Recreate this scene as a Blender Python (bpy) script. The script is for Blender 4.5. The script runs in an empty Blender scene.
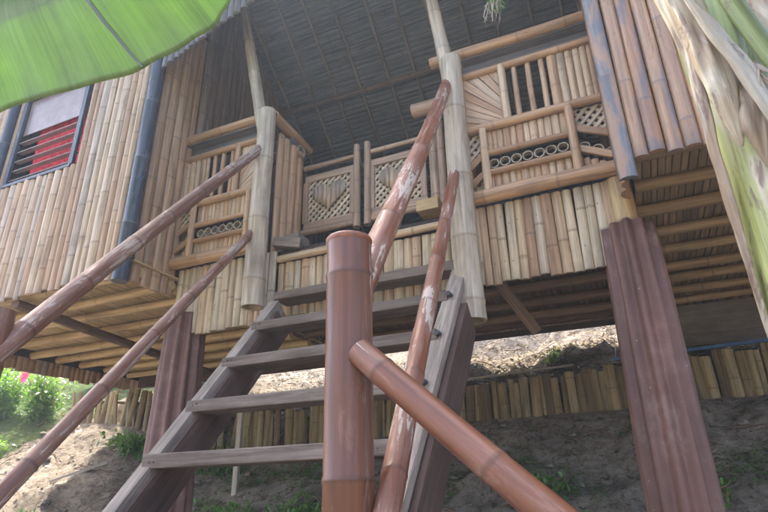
import bpy, math, random
from mathutils import Vector, Matrix, noise
random.seed(7)
S = bpy.context.scene
COL = S.collection
V = Vector
rad = math.radians
U = random.uniform

# ------------------------------------------------------------------ world, camera, light
S.view_settings.view_transform = 'Standard'
S.view_settings.look = 'None'
S.view_settings.gamma = 1
S.view_settings.use_curve_mapping = False
S.view_settings.exposure = 2.68

SUN = V((-0.42, 0.25, 0.87)).normalized()          # towards the sun: high, behind the house, from the left
w = bpy.data.worlds.new("World"); S.world = w; w.use_nodes = True
nt = w.node_tree; nt.nodes.clear()
sky = nt.nodes.new('ShaderNodeTexSky'); sky.sky_type = 'NISHITA'; sky.sun_disc = False
sky.sun_elevation = math.asin(SUN.z); sky.sun_rotation = math.atan2(SUN.x, SUN.y)
sky.dust_density = 5.0; sky.air_density = .8; sky.ozone_density = .25
bg = nt.nodes.new('ShaderNodeBackground'); bg.inputs[1].default_value = 0.15
wo = nt.nodes.new('ShaderNodeOutputWorld')
nt.links.new(sky.outputs[0], bg.inputs[0]); nt.links.new(bg.outputs[0], wo.inputs[0])
ld = bpy.data.lights.new('sun', 'SUN'); ld.energy = 2.2; ld.angle = rad(.6); ld.color = (1, .94, .84)
lo = bpy.data.objects.new('sun', ld); COL.objects.link(lo)
lo.rotation_euler = SUN.to_track_quat('Z', 'Y').to_euler()

cd = bpy.data.cameras.new('camera'); cam = bpy.data.objects.new('camera', cd); COL.objects.link(cam)
cd.sensor_width = 36; cd.lens = 36 * 557 / 768; cd.clip_end = 500; cd.clip_start = .02
R = ((0.9134958, 0.17427853, -0.36763082), (0.40646708, -0.35183997, 0.8432041), (-0.01760515, 0.91969322, 0.39224282))
cam.matrix_world = Matrix(((R[0][0], R[0][1], -R[0][2], 0), (R[1][0], R[1][1], -R[1][2], 0), (R[2][0], R[2][1], -R[2][2], 0), (0, 0, 0, 1)))
S.camera = cam

# ------------------------------------------------------------------ materials
def newmat(name):
    m = bpy.data.materials.new(name); m.use_nodes = True
    n = m.node_tree.nodes; n.clear()
    out = n.new('ShaderNodeOutputMaterial'); b = n.new('ShaderNodeBsdfPrincipled')
    m.node_tree.links.new(b.outputs[0], out.inputs[0])
    return m, m.node_tree, b, out
def nd(t, typ, **k):
    x = t.nodes.new(typ)
    for a, v in k.items(): setattr(x, a, v)
    return x
def math_n(t, op, a, b=None, c=None, clamp=False):
    x = nd(t, 'ShaderNodeMath', operation=op); x.use_clamp = clamp
    for i, q in enumerate((a, b, c)):
        if q is None: continue
        if isinstance(q, (int, float)): x.inputs[i].default_value = q
        else: t.links.new(q, x.inputs[i])
    return x.outputs[0]
def mix(t, f, a, b, mode='MIX'):
    x = nd(t, 'ShaderNodeMix', data_type='RGBA', blend_type=mode)
    if isinstance(f, (int, float)): x.inputs[0].default_value = f
    else: t.links.new(f, x.inputs[0])
    for i, q in ((6, a), (7, b)):
        if isinstance(q, tuple): x.inputs[i].default_value = (*q, 1)
        else: t.links.new(q, x.inputs[i])
    return x.outputs[2]
def ramp(t, f, stops):
    x = nd(t, 'ShaderNodeValToRGB'); e = x.color_ramp.elements
    while len(e) < len(stops): e.new(.5)
    for q, (p, c) in zip(e, stops): q.position = p; q.color = (*c, 1) if isinstance(c, tuple) else (c, c, c, 1)
    t.links.new(f, x.inputs[0]); return x.outputs[0]
def coords(t, su, sv, rndk=37.):
    """uv (around, along, metres) plus the per-piece random offset"""
    uv = nd(t, 'ShaderNodeUVMap', uv_map='uv'); at = nd(t, 'ShaderNodeAttribute', attribute_name='rnd')
    oi = nd(t, 'ShaderNodeObjectInfo')
    sx = nd(t, 'ShaderNodeSeparateXYZ'); t.links.new(uv.outputs[0], sx.inputs[0])
    cx = nd(t, 'ShaderNodeCombineXYZ')
    t.links.new(math_n(t, 'MULTIPLY', sx.outputs[0], su), cx.inputs[0])
    t.links.new(math_n(t, 'MULTIPLY', sx.outputs[1], sv), cx.inputs[1])
    t.links.new(math_n(t, 'ADD', math_n(t, 'MULTIPLY', at.outputs['Fac'], rndk), math_n(t, 'MULTIPLY', oi.outputs['Random'], 19.)), cx.inputs[2])
    return cx.outputs[0], at.outputs['Fac'], sx
def noise_n(t, vec, scale, detail=4, rough=.55, dist=0):
    x = nd(t, 'ShaderNodeTexNoise'); x.inputs['Scale'].default_value = scale
    x.inputs['Detail'].default_value = detail; x.inputs['Roughness'].default_value = rough
    x.inputs['Distortion'].default_value = dist
    if vec is not None: t.links.new(vec, x.inputs['Vector'])
    return x.outputs['Fac']
def bump(t, b, h, s, d=.01):
    x = nd(t, 'ShaderNodeBump'); x.inputs['Strength'].default_value = s; x.inputs['Distance'].default_value = d
    t.links.new(h, x.inputs['Height']); t.links.new(x.outputs[0], b.inputs['Normal'])

def bamboo(name, stops, rough=.45, nodedark=.45, stain=(.10, .075, .055), stainlo=.55, stainhi=.8, spec=.4):
    """stops: colour choices picked piece by piece (rnd)"""
    m, t, b, o = newmat(name)
    c, rnd, sx = coords(t, 55, 2.2)
    c2, _, _ = coords(t, 9, 2.2, 61.)
    c3, _, _ = coords(t, 30, 7, 83.)
    base = ramp(t, rnd, stops)
    fib = noise_n(t, c, 1, 5, .6)
    base = mix(t, 1, base, ramp(t, fib, [(.3, .55), (.7, 1.2)]), 'MULTIPLY')
    blot = noise_n(t, c2, 1, 4, .6, .4)
    base = mix(t, math_n(t, 'MULTIPLY', ramp(t, blot, [(stainlo, 0.), (stainhi, 1.)]), .75), base, stain)
    spk = noise_n(t, c3, 1, 3, .7)
    base = mix(t, math_n(t, 'MULTIPLY', ramp(t, spk, [(.66, 0.), (.74, 1.)]), .5), base, (stain[0]*.6, stain[1]*.6, stain[2]*.6))
    na = nd(t, 'ShaderNodeAttribute', attribute_name='node')
    base = mix(t, math_n(t, 'MULTIPLY', na.outputs['Fac'], nodedark), base, (stain[0]*.8, stain[1]*.75, stain[2]*.7))
    t.links.new(base, b.inputs['Base Color'])
    t.links.new(ramp(t, blot, [(.3, rough-.1), (.7, rough+.2)]), b.inputs['Roughness'])
    b.inputs['Specular IOR Level'].default_value = spec
    bump(t, b, math_n(t, 'ADD', fib, spk), .5, .003)
    return m

def painted(name, col, col2, chip, chipcol=(.55, .47, .40), rough=.34):
    """brown varnish paint on bamboo, flaked where the noise passes the threshold"""
    m, t, b, o = newmat(name)
    c, rnd, sx = coords(t, 44, 6)
    c2, _, _ = coords(t, 5, 1.8, 51.)
    c3, _, _ = coords(t, 45, 1.1, 71.)
    big = noise_n(t, c2, 1, 3, .5)
    fine = noise_n(t, c, 1, 6, .68, .6)
    fib = noise_n(t, c3, 1, 4, .6)
    base = mix(t, ramp(t, big, [(.3, 0.), (.7, 1.)]), col, col2)
    base = mix(t, 1, base, ramp(t, fib, [(.3, .62), (.7, 1.3)]), 'MULTIPLY')
    s = math_n(t, 'ADD', fine, math_n(t, 'MULTIPLY', math_n(t, 'SUBTRACT', big, .5), .75))
    ch = ramp(t, s, [(chip, 0.), (chip+.012, 1.)])
    dust = ramp(t, s, [(chip-.16, 0.), (chip, .45)])
    base = mix(t, dust, base, (.30, .20, .16))
    base = mix(t, ch, base, mix(t, fib, chipcol, (chipcol[0]*.55, chipcol[1]*.5, chipcol[2]*.48)))
    na = nd(t, 'ShaderNodeAttribute', attribute_name='node')
    base = mix(t, math_n(t, 'MULTIPLY', na.outputs['Fac'], .5), base, (col[0]*.35, col[1]*.4, col[2]*.4))
    t.links.new(base, b.inputs['Base Color'])
    t.links.new(ramp(t, s, [(.4, rough), (chip, .75)]), b.inputs['Roughness'])
    bump(t, b, s, .3, .004)
    return m

def wood(name, a, b_, c_, rough=.75, su=60, sv=3):
    m, t, b, o = newmat(name)
    c, rnd, sx = coords(t, su, sv)
    c2, _, _ = coords(t, 6, 3, 51.)
    f = noise_n(t, c, 1, 6, .65, .5); g = noise_n(t, c2, 1, 4, .6)
    base = ramp(t, f, [(.3, a), (.5, b_), (.72, c_)])
    base = mix(t, 1, base, ramp(t, g, [(.25, .65), (.75, 1.25)]), 'MULTIPLY')
    base = mix(t, 1, base, ramp(t, rnd, [(0, .82), (1, 1.15)]), 'MULTIPLY')
    t.links.new(base, b.inputs['Base Color']); b.inputs['Roughness'].default_value = rough
    b.inputs['Specular IOR Level'].default_value = .25
    bump(t, b, f, .5, .004)
    return m

tan = (.42, .29, .185); cream = (.54, .45, .30); grey = (.47, .44, .385); org = (.36, .205, .12); brn = (.21, .125, .085); blu = (.19, .21, .25)
M = {}
M['wall'] = bamboo('weathered wall bamboo', [(0, (.38, .235, .135)), (.35, (.46, .315, .195)), (.75, (.53, .40, .27)), (.92, (.47, .38, .285)), (1, (.37, .325, .28))], .42, .35)
M['wing'] = bamboo('brown wall bamboo', [(0, (.29, .15, .075)), (.35, (.40, .24, .13)), (.7, (.31, .19, .11)), (1, (.25, .185, .145))], .28, .45, (.105, .105, .125), .52, .66, .55)
M['edge'] = bamboo('dark blue-grey stained bamboo', [(0, (.04, .05, .072)), (1, (.075, .09, .12))], .28, .3, (.28, .29, .31), .62, .75)
M['edgeR'] = bamboo('blue-grey and orange stained bamboo', [(0, (.12, .13, .15)), (1, (.15, .155, .17))], .35, .3, (.34, .21, .13), .46, .58)
M['capb'] = bamboo('dark shelf board', [(0, (.11, .105, .11)), (1, (.17, .16, .16))], .6, .1)
M['panel'] = bamboo('split panel bamboo', [(0, (.42, .25, .135)), (.5, (.52, .35, .21)), (1, (.54, .42, .285))], .42, .25)
M['rail'] = bamboo('varnished rail bamboo', [(0, (.37, .22, .11)), (1, (.47, .305, .175))], .36, .4, (.18, .11, .07), .5, .75)
M['post'] = bamboo('old grey-green post bamboo', [(0, (.42, .375, .305)), (1, (.47, .41, .32))], .5, .4, (.20, .15, .10), .47, .7)
M['fascia'] = bamboo('mixed fascia bamboo', [(0, (.31, .19, .11)), (.25, (.40, .26, .15)), (.45, (.46, .34, .205)), (.7, (.52, .43, .29)), (.88, (.45, .39, .285)), (1, (.40, .27, .17))], .5, .5, (.13, .095, .07), .56, .8)
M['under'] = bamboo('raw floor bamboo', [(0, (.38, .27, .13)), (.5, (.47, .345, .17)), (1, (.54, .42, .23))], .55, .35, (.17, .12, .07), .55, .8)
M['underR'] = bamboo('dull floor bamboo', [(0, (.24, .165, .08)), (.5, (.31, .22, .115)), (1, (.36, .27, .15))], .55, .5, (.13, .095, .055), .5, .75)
M['dark'] = bamboo('dark brown bamboo', [(0, (.15, .095, .06)), (1, (.22, .145, .09))], .6, .4)  # plain dark brown for joists, brace, gables and twigs
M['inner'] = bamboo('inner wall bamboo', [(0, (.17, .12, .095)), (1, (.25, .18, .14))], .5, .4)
M['lining'] = bamboo('blue-veiled roof slats', [(0, (.135, .15, .185)), (.6, (.16, .175, .21)), (1, (.19, .195, .215))], .6, .3, (.06, .06, .065))  # blue-grey of the lens veil put into the slat colour
M['rafter'] = bamboo('grey rafter cane', [(0, (.20, .17, .15)), (1, (.27, .235, .21))], .6, .3)
M['fence'] = bamboo('old fence bamboo', [(0, (.12, .09, .05)), (.4, (.24, .18, .09)), (.8, (.32, .26, .14)), (1, (.26, .23, .15))], .65, .4, (.09, .075, .05), .5, .7, .2)  # olive-brown slats, tone varying cane by cane
M['lattice'] = bamboo('pale lattice strips', [(0, (.47, .37, .25)), (1, (.56, .46, .33))], .5, .2)
M['gate'] = bamboo('dull gate bamboo', [(0, (.34, .225, .15)), (1, (.43, .31, .215))], .42, .35)
M['hearta'] = bamboo('heart slats', [(0, (.31, .26, .225)), (.5, (.48, .35, .24)), (1, (.38, .32, .27))], .4, .2)
M['cut'] = bamboo('cut bamboo end', [(0, (.33, .29, .21)), (1, (.40, .35, .26))], .6, .2)
M['newel'] = painted('newel brown paint', (.125, .044, .020), (.17, .070, .042), .64)
M['railR'] = painted('flaking brown paint', (.175, .052, .020), (.20, .082, .046), .585)
M['railL'] = painted('worn dark brown paint', (.145, .052, .026), (.20, .105, .066), .59, (.45, .38, .33))
M['tread'] = wood('grey weathered plank', (.10, .075, .058), (.17, .135, .11), (.245, .20, .17))
M['strlight'] = wood('grey stringer wood', (.15, .12, .095), (.27, .225, .185), (.36, .31, .265))
M['dkwood'] = wood('dark brown timber', (.075, .045, .035), (.105, .065, .05), (.15, .10, .08))
M['beam'] = wood('grey under-floor beam', (.10, .09, .075), (.15, .135, .11), (.20, .18, .15))
M['ply'] = wood('ceiling sheet', (.19, .22, .28), (.225, .255, .32), (.255, .29, .355), .7, 6, 2)  # blue tone includes the lens veil over the ceiling
M['yblock'] = wood('sawn block', (.42, .29, .14), (.50, .36, .19), (.55, .42, .24))
M['stick'] = wood('bleached stake', (.30, .26, .21), (.40, .36, .30), (.5, .46, .39))
def simple(name, c, rough=.6, **k):
    m, t, b, o = newmat(name)
    oc = nd(t, 'ShaderNodeTexCoord'); n1 = noise_n(t, oc.outputs['Object'], k.get('scale', 14), 5, .6)
    t.links.new(mix(t, 1, c, ramp(t, n1, [(.3, .75), (.7, 1.18)]), 'MULTIPLY'), b.inputs['Base Color'])
    b.inputs['Roughness'].default_value = rough
    return m
M['bolt'] = simple('dark bolt iron', (.035, .033, .036), .5)
M['glass'] = simple('frosted louvre glass', (.23, .185, .185), .3)
M['curtain'] = simple('red curtain cloth', (.62, .04, .06), .8)
M['tarp'] = simple('blue plastic edging', (.035, .09, .20), .5)
M['concrete'] = simple('rough concrete', (.28, .26, .23), .9)
M['stone'] = simple('muddy stone', (.20, .17, .135), .9)
M['black'] = simple('dark light-stop backing', (.045, .035, .03), .9)  # backing added behind the canes to stop light leaking through

# red-brown corrugated sheet with dirt
def iron():
    m, t, b, o = newmat('red oxide corrugated iron')
    c, rnd, sx = coords(t, 3, 3); c2, _, _ = coords(t, 60, 60, 51.)
    c3, _, _ = coords(t, 14, 1.6, 21.)
    a = noise_n(t, c, 1, 6, .7); s = noise_n(t, c2, 1, 3, .6); r = noise_n(t, c3, 1, 5, .65)
    base = ramp(t, a, [(.3, (.12, .055, .040)), (.55, (.155, .074, .055)), (.75, (.24, .14, .11))])
    base = mix(t, 1, base, ramp(t, r, [(.3, .62), (.7, 1.25)]), 'MULTIPLY')
    cd_, _, _ = coords(t, 5, 2.2, 77.); dn = noise_n(t, cd_, 1, 7, .75)
    base = mix(t, ramp(t, dn, [(.56, 0.), (.72, .6)]), base, (.30, .22, .18))
    base = mix(t, ramp(t, s, [(.71, 0.), (.76, .9)]), base, (.42, .36, .33))
    t.links.new(base, b.inputs['Base Color']); b.inputs['Roughness'].default_value = .55
    bump(t, b, a, .15, .01)
    return m
M['iron'] = iron()

def leafmat(name, a, b_, trans=.5, veins=False, rough=.4):
    m, t, b, o = newmat(name)
    c, rnd, sx = coords(t, 1, 1, 9.)
    n = noise_n(t, c, 6, 4, .6)
    base = mix(t, n, a, b_)
    base = mix(t, 1, base, ramp(t, rnd, [(0, .65), (1, 1.3)]), 'MULTIPLY')
    if veins:
        cv, _, _ = coords(t, 95, 1.5, 0.); v = noise_n(t, cv, 1, 3, .6)
        cw, _, _ = coords(t, 14, .8, 0.); v2 = noise_n(t, cw, 1, 3, .6)
        base = mix(t, 1, base, ramp(t, v, [(.3, .86), (.7, 1.1)]), 'MULTIPLY')
        base = mix(t, 1, base, ramp(t, v2, [(.3, .84), (.7, 1.12)]), 'MULTIPLY')
        cs, _, _ = coords(t, 30, 30, 0.); sp = noise_n(t, cs, 1, 4, .7)
        base = mix(t, ramp(t, sp, [(.68, 0.), (.75, .6)]), base, (.35, .42, .10))
        bump(t, b, v, .5, .004)
    t.links.new(base, b.inputs['Base Color']); b.inputs['Roughness'].default_value = rough
    tr = nd(t, 'ShaderNodeBsdfTranslucent')
    t.links.new(mix(t, 1, base, (1.35, 1.6, .6), 'MULTIPLY'), tr.inputs[0])
    ms = nd(t, 'ShaderNodeMixShader'); ms.inputs[0].default_value = trans
    t.links.new(b.outputs[0], ms.inputs[1]); t.links.new(tr.outputs[0], ms.inputs[2]); t.links.new(ms.outputs[0], o.inputs[0])
    return m
M['banleaf'] = leafmat('banana leaf', (.16, .235, .045), (.22, .30, .07), .66, True)
M['fold'] = leafmat('dark leaf fold', (.05, .085, .04), (.09, .12, .05), .3)  # dark green tone along the fold line
M['bright'] = leafmat('sunlit shrub leaf', (.10, .20, .025), (.17, .27, .05), .45)
M['weed'] = leafmat('weed leaf', (.085, .18, .045), (.16, .28, .08), .35)
M['dry'] = leafmat('dry leaf', (.22, .15, .09), (.32, .24, .15), .15)
M['mulch'] = leafmat('leaf mould', (.09, .06, .035), (.15, .11, .065), .1)
M['pink'] = leafmat('pink petal', (.70, .10, .30), (.8, .2, .45), .3)

def trunkmat(name, stops, patch, plo=.5, phi=.6):
    m, t, b, o = newmat(name)
    c, rnd, sx = coords(t, 9, 1.6); c2, _, _ = coords(t, 80, 2.0, 51.); c3, _, _ = coords(t, 20, 5, 71.)
    a = noise_n(t, c, 1, 5, .6, .6); f = noise_n(t, c2, 1, 4, .6); g = noise_n(t, c3, 1, 5, .7, .5)
    base = ramp(t, a, stops)
    base = mix(t, ramp(t, g, [(plo, 0.), (phi, .85)]), base, patch)
    base = mix(t, 1, base, ramp(t, f, [(.3, .68), (.7, 1.2)]), 'MULTIPLY')
    t.links.new(base, b.inputs['Base Color']); b.inputs['Roughness'].default_value = .5
    bump(t, b, math_n(t, 'ADD', f, g), .5, .006)
    return m
M['trunk'] = trunkmat('banana trunk', [(.30, (.20, .14, .10)), (.38, (.36, .33, .25)), (.44, (.27, .31, .12)), (.54, (.29, .32, .10)), (.60, (.18, .25, .09)), (.68, (.38, .38, .30))], (.11, .065, .045), .55, .62)
M['sheath'] = trunkmat('dry banana sheath', [(.3, (.36, .35, .29)), (.43, (.28, .23, .15)), (.53, (.20, .14, .09)), (.64, (.38, .38, .32))], (.10, .06, .045), .56, .64)
M['petiole'] = trunkmat('green banana stalk', [(.3, (.28, .33, .14)), (.55, (.20, .27, .10)), (.75, (.42, .42, .28))], (.16, .10, .075), .6, .68)

def dirt():
    m, t, b, o = newmat('sandy hillside soil')
    tc = nd(t, 'ShaderNodeTexCoord'); P = tc.outputs['Object']
    a = noise_n(t, P, 1.1, 6, .6); f = noise_n(t, P, 10, 10, .75); s = noise_n(t, P, 50, 4, .7); lit = noise_n(t, P, 15, 8, .75, 1.2)
    base = ramp(t, f, [(.34, (.13, .10, .07)), (.47, (.33, .27, .205)), (.6, (.46, .395, .31))])
    base = mix(t, 1, base, ramp(t, a, [(.3, .7), (.7, 1.2)]), 'MULTIPLY')
    base = mix(t, ramp(t, lit, [(.55, 0.), (.60, .8)]), base, (.075, .05, .032))
    base = mix(t, ramp(t, s, [(.62, 0.), (.7, .6)]), base, (.38, .33, .26))
    g = noise_n(t, P, 2.3, 5, .7)
    gm = nd(t, 'ShaderNodeAttribute', attribute_name='green')
    gg = ramp(t, math_n(t, 'ADD', g, math_n(t, 'SUBTRACT', gm.outputs['Fac'], .5)), [(.55, 0.), (.66, .9)])
    base = mix(t, gg, base, mix(t, f, (.05, .09, .02), (.11, .17, .04)))
    t.links.new(base, b.inputs['Base Color']); b.inputs['Roughness'].default_value = .95
    b.inputs['Specular IOR Level'].default_value = .1
    bump(t, b, math_n(t, 'ADD', f, math_n(t, 'MULTIPLY', lit, .6)), 1., .07)
    return m
M['dirt'] = dirt()

# ------------------------------------------------------------------ mesh builder
class MB:
    def __init__(s): s.v = []; s.f = []; s.uv = []; s.rnd = []; s.node = []; s.sm = []; s.mi = []
    def add(s, vs, fs, uvs, rnd, nodes=None, smooth=True, mi=0):
        b = len(s.v); s.v += [tuple(q) for q in vs]; s.rnd += [rnd] * len(vs)
        s.node += nodes if nodes else [0.] * len(vs)
        for f, u in zip(fs, uvs):
            s.f.append(tuple(b + i for i in f)); s.uv += u; s.sm.append(smooth); s.mi.append(mi)
    def build(s, name, mats, parent=None, bevel=0):
        me = bpy.data.meshes.new(name); me.from_pydata(s.v, [], s.f)
        uvl = me.uv_layers.new(name='uv')
        flat = [c for u in s.uv for c in u]; uvl.data.foreach_set('uv', flat)
        a = me.attributes.new('rnd', 'FLOAT', 'POINT'); a.data.foreach_set('value', s.rnd)
        a = me.attributes.new('node', 'FLOAT', 'POINT'); a.data.foreach_set('value', s.node)
        me.polygons.foreach_set('use_smooth', s.sm); me.polygons.foreach_set('material_index', s.mi)
        for m in (mats if isinstance(mats, (list, tuple)) else [mats]): me.materials.append(m)
        me.update()
        o = bpy.data.objects.new(name, me); COL.objects.link(o)
        if bevel:
            md = o.modifiers.new('bevel', 'BEVEL'); md.width = bevel; md.segments = 2; md.limit_method = 'ANGLE'; md.angle_limit = rad(50)
        if parent is not None:
            o.parent = parent
            if parent.type == 'EMPTY': o.matrix_parent_inverse = Matrix.Translation(-V(parent.location))
        return o

def thing(name, loc, label, cat, group=None):
    o = bpy.data.objects.new(name, None); COL.objects.link(o); o.location = loc
    o['label'] = label; o['category'] = cat
    o.empty_display_size = .2
    if group: o['group'] = group
    return o
def tag(o, label, cat, group=None, kind=None):
    o['label'] = label; o['category'] = cat
    if group: o['group'] = group
    if kind: o['kind'] = kind

def frame(d, n=None):
    d = d.normalized()
    if n is None: n = V((0, -1, 0)) if abs(d.y) < .8 else V((0, 0, 1))
    u = d.cross(n).normalized(); n2 = u.cross(d).normalized()
    return d, u, n2

def pole(mb, p0, p1, r0, r1=None, seg=14, sp=.30, half=False, n=None, hollow=False, bend=0., rnd=None, sq=1., mi=0, capmi=None, swell=.06, knots=True, rot=0.):
    """bamboo cane between p0 and p1, ringed at its nodes; half=True: split cane, round side to n, flat back"""
    p0 = V(p0); p1 = V(p1); r1 = r0 if r1 is None else r1
    rnd = random.random() if rnd is None else rnd
    L = (p1 - p0).length; d, u, nn = frame(p1 - p0, V(n) if n else None)
    ts = [(0, 1., 0.)]
    s = U(.2, 1.) * sp
    while s < L - .03 and knots:
        ts += [(s - .011, 1., 0.), (s - .003, 1 + swell, 1.), (s + .004, 1 + swell * .8, .8), (s + .012, 1 - swell * .15, 0.)]
        s += sp * U(.85, 1.2)
    ts.append((L, 1., 0.))
    if rot: ts = [(0, 1., rot), (.025, 1., rot * U(.5, .9)), (U(.05, .12), 1., 0.)] + [q for q in ts if q[0] > .13]
    ts = [q for i, q in enumerate(ts) if 0 <= q[0] <= L]
    if bend or not knots or L > 1:
        ts2 = []
        for a, b in zip(ts, ts[1:]):
            ts2.append(a); k = int((b[0] - a[0]) / .25)
            for i in range(1, k + 1): ts2.append((a[0] + (b[0] - a[0]) * i / (k + 1), 1., 0.))
        ts2.append(ts[-1]); ts = ts2
    K = seg // 2 + 1 if half else seg
    bd = (u * U(-1, 1) + nn * U(-.5, .5)) * bend
    ph = U(0, 6.28)
    vs, nodes, fs, uvs = [], [], [], []
    for (s, k, nv) in ts:
        t = s / L; c = p0 + d * s + bd * math.sin(math.pi * t) + u * bend * .35 * math.sin(5.3 * t + ph)
        r = (r0 + (r1 - r0) * t) * k
        for i in range(K):
            a = math.pi * i / (K - 1) if half else 2 * math.pi * i / K
            if K > 8: r = (r0 + (r1 - r0) * t) * k * (1 + .035 * noise.noise(V((math.cos(a) * .9, math.sin(a) * .9, s * 3.5 + ph * 7))))
            vs.append(c + u * (math.cos(a) * r) + nn * (math.sin(a) * r * sq)); nodes.append(nv)
    m = len(ts)
    circ = (math.pi if half else 2 * math.pi) * (r0 + r1) / 2
    nseg = K - 1 if half else K
    for j in range(m - 1):
        for i in range(nseg):
            a = j * K + i; b = j * K + (i + 1) % K
            fs.append((a, b, b + K, a + K))
            x0 = circ * i / nseg; x1 = circ * (i + 1) / nseg; y0 = ts[j][0]; y1 = ts[j + 1][0]
            uvs.append([(x0, y0), (x1, y0), (x1, y1), (x0, y1)])
        if half:
            a = j * K; b = j * K + K - 1
            fs.append((b, a, a + K, b + K)); uvs.append([(0, ts[j][0]), (.03, ts[j][0]), (.03, ts[j+1][0]), (0, ts[j+1][0])])
    mb.add(vs, fs, uvs, rnd, nodes, True, mi)
    cm = mi if capmi is None else capmi
    for end in (0, 1):
        base = (m - 1) * K if end else 0
        ring = vs[base:base + K]; t = float(end)
        c = p0 + d * (L * t); r = (r1 if end else r0)
        dd = d if end else -d
        if hollow and not half:
            inn = [c + (q - c) * .78 for q in ring]; dp = [q - dd * .045 for q in inn]
            av = ring + inn + dp; ff = []; uu = []
            for i in range(K):
                j2 = (i + 1) % K
                q = (i, j2, K + j2, K + i) if not end else (j2, i, K + i, K + j2)
                ff.append(q if end else q); uu.append([(0, 0), (.02, 0), (.02, .01), (0, .01)])
                q = (K + i, K + j2, 2*K + j2, 2*K + i)
                ff.append(q); uu.append([(0, 0), (.02, 0), (.02, .04), (0, .04)])
            ff.append(tuple(range(2*K, 3*K))); uu.append([(0, 0)] * K)
            mb.add(av, ff, uu, rnd, None, False, cm)
        else:
            idx = tuple(range(K)) if end else tuple(reversed(range(K)))
            mb.add(ring, [idx], [[(vs_[0] * .1, vs_[2] * .1) for vs_ in [ring[i] for i in idx]]], rnd, None, False, cm)

def beam(mb, p0, p1, w, h, up=(0, 0, 1), rnd=None, mi=0, jit=0.):
    """sawn timber: w across, h along 'up'"""
    p0 = V(p0); p1 = V(p1); d = (p1 - p0).normalized(); L = (p1 - p0).length
    u = d.cross(V(up)).normalized(); n = u.cross(d).normalized()
    rnd = random.random() if rnd is None else rnd
    vs = []
    for p in (p0, p1):
        for (a, b) in ((-1, -1), (1, -1), (1, 1), (-1, 1)):
            vs.append(p + u * (a * w / 2 + U(-jit, jit)) + n * (b * h / 2 + U(-jit, jit)))
    fs = [(0, 1, 5, 4), (1, 2, 6, 5), (2, 3, 7, 6), (3, 0, 4, 7), (3, 2, 1, 0), (4, 5, 6, 7)]
    uvs = []
    o = 0
    for k, ww in enumerate((w, h, w, h)):
        uvs.append([(o, 0), (o + ww, 0), (o + ww, L), (o, L)]); o += ww + .01
    uvs += [[(0, 0), (w, 0), (w, h * .2), (0, h * .2)]] * 2
    mb.add(vs, fs, uvs, rnd, None, False, mi)

def prism(mb, poly, y0, y1, rnd=None, mi=0, ax=0, along=(0, 1)):
    """polygon in (x,z) extruded from y0 (front) to y1; ax=1 swaps x and y"""
    rnd = random.random() if rnd is None else rnd; k = len(poly)
    def P(x, z, y): return (x, y, z) if ax == 0 else (y, x, z)
    vs = [P(x, z, y0) for x, z in poly] + [P(x, z, y1) for x, z in poly]
    fs = [tuple(range(k)), tuple(reversed(range(k, 2 * k)))]
    def uvp(x, z): return (x * along[1] - z * along[0], x * along[0] + z * along[1])
    uvs = [[uvp(*q) for q in poly], [uvp(*q) for q in reversed(poly)]]
    for i in range(k):
        j = (i + 1) % k; fs.append((j, i, k + i, k + j)); uvs.append([uvp(*poly[j]), uvp(*poly[i]), uvp(*poly[i]), uvp(*poly[j])])
    mb.add(vs, fs, uvs, rnd, None, False, mi)

def clip(poly, a, b, c):
    """keep a*x+b*z<=c"""
    out = []
    for i in range(len(poly)):
        p, q = poly[i], poly[(i + 1) % len(poly)]
        dp = a*p[0] + b*p[1] - c; dq = a*q[0] + b*q[1] - c
        if dp <= 0: out.append(p)
        if dp * dq < 0:
            t = dp / (dp - dq); out.append((p[0] + (q[0]-p[0])*t, p[1] + (q[1]-p[1])*t))
    return out

def lattice(mb, poly, y, sp=.046, wd=.023, th=.006, ax=0):
    xs = [p[0] for p in poly]; zs = [p[1] for p in poly]
    for layer, (dx, dz) in enumerate(((.7071, .7071), (.7071, -.7071))):
        nx, nz = -dz, dx
        cs = [p[0]*nx + p[1]*nz for p in poly]; c = min(cs) + sp * .3
        while c < max(cs):
            q = clip(clip(poly, nx, nz, c + wd/2), -nx, -nz, -(c - wd/2))
            if len(q) >= 3:
                yy = y + layer * (th + .001)
                prism(mb, q, yy, yy + th, None, 0, ax, (dx, dz))
            c += sp

def ring_tube(mb, c, ro, ri, depth, rnd=None, axis=(0, 1, 0)):
    """short cut cane seen end-on"""
    rnd = random.random() if rnd is None else rnd
    K = 14; d, u, n = frame(V(axis)); c = V(c); vs = []
    for (r, y) in ((ro, 0), (ro, depth), (ri, depth), (ri, 0)):
        for i in range(K):
            a = 2 * math.pi * i / K + .2; vs.append(c + u * math.cos(a) * r + n * math.sin(a) * r * U(.97, 1.03) + d * y)
    fs, uv = [], []
    for k in range(4):
        for i in range(K):
            j = (i + 1) % K; k2 = (k + 1) % 4
            fs.append((k*K + i, k*K + j, k2*K + j, k2*K + i)); uv.append([(i*.01, k*.01), (j*.01, k*.01), (j*.01, k*.01+.02), (i*.01, k*.01+.02)])
    mb.add(vs, fs, uv, rnd, None, False)

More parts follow.
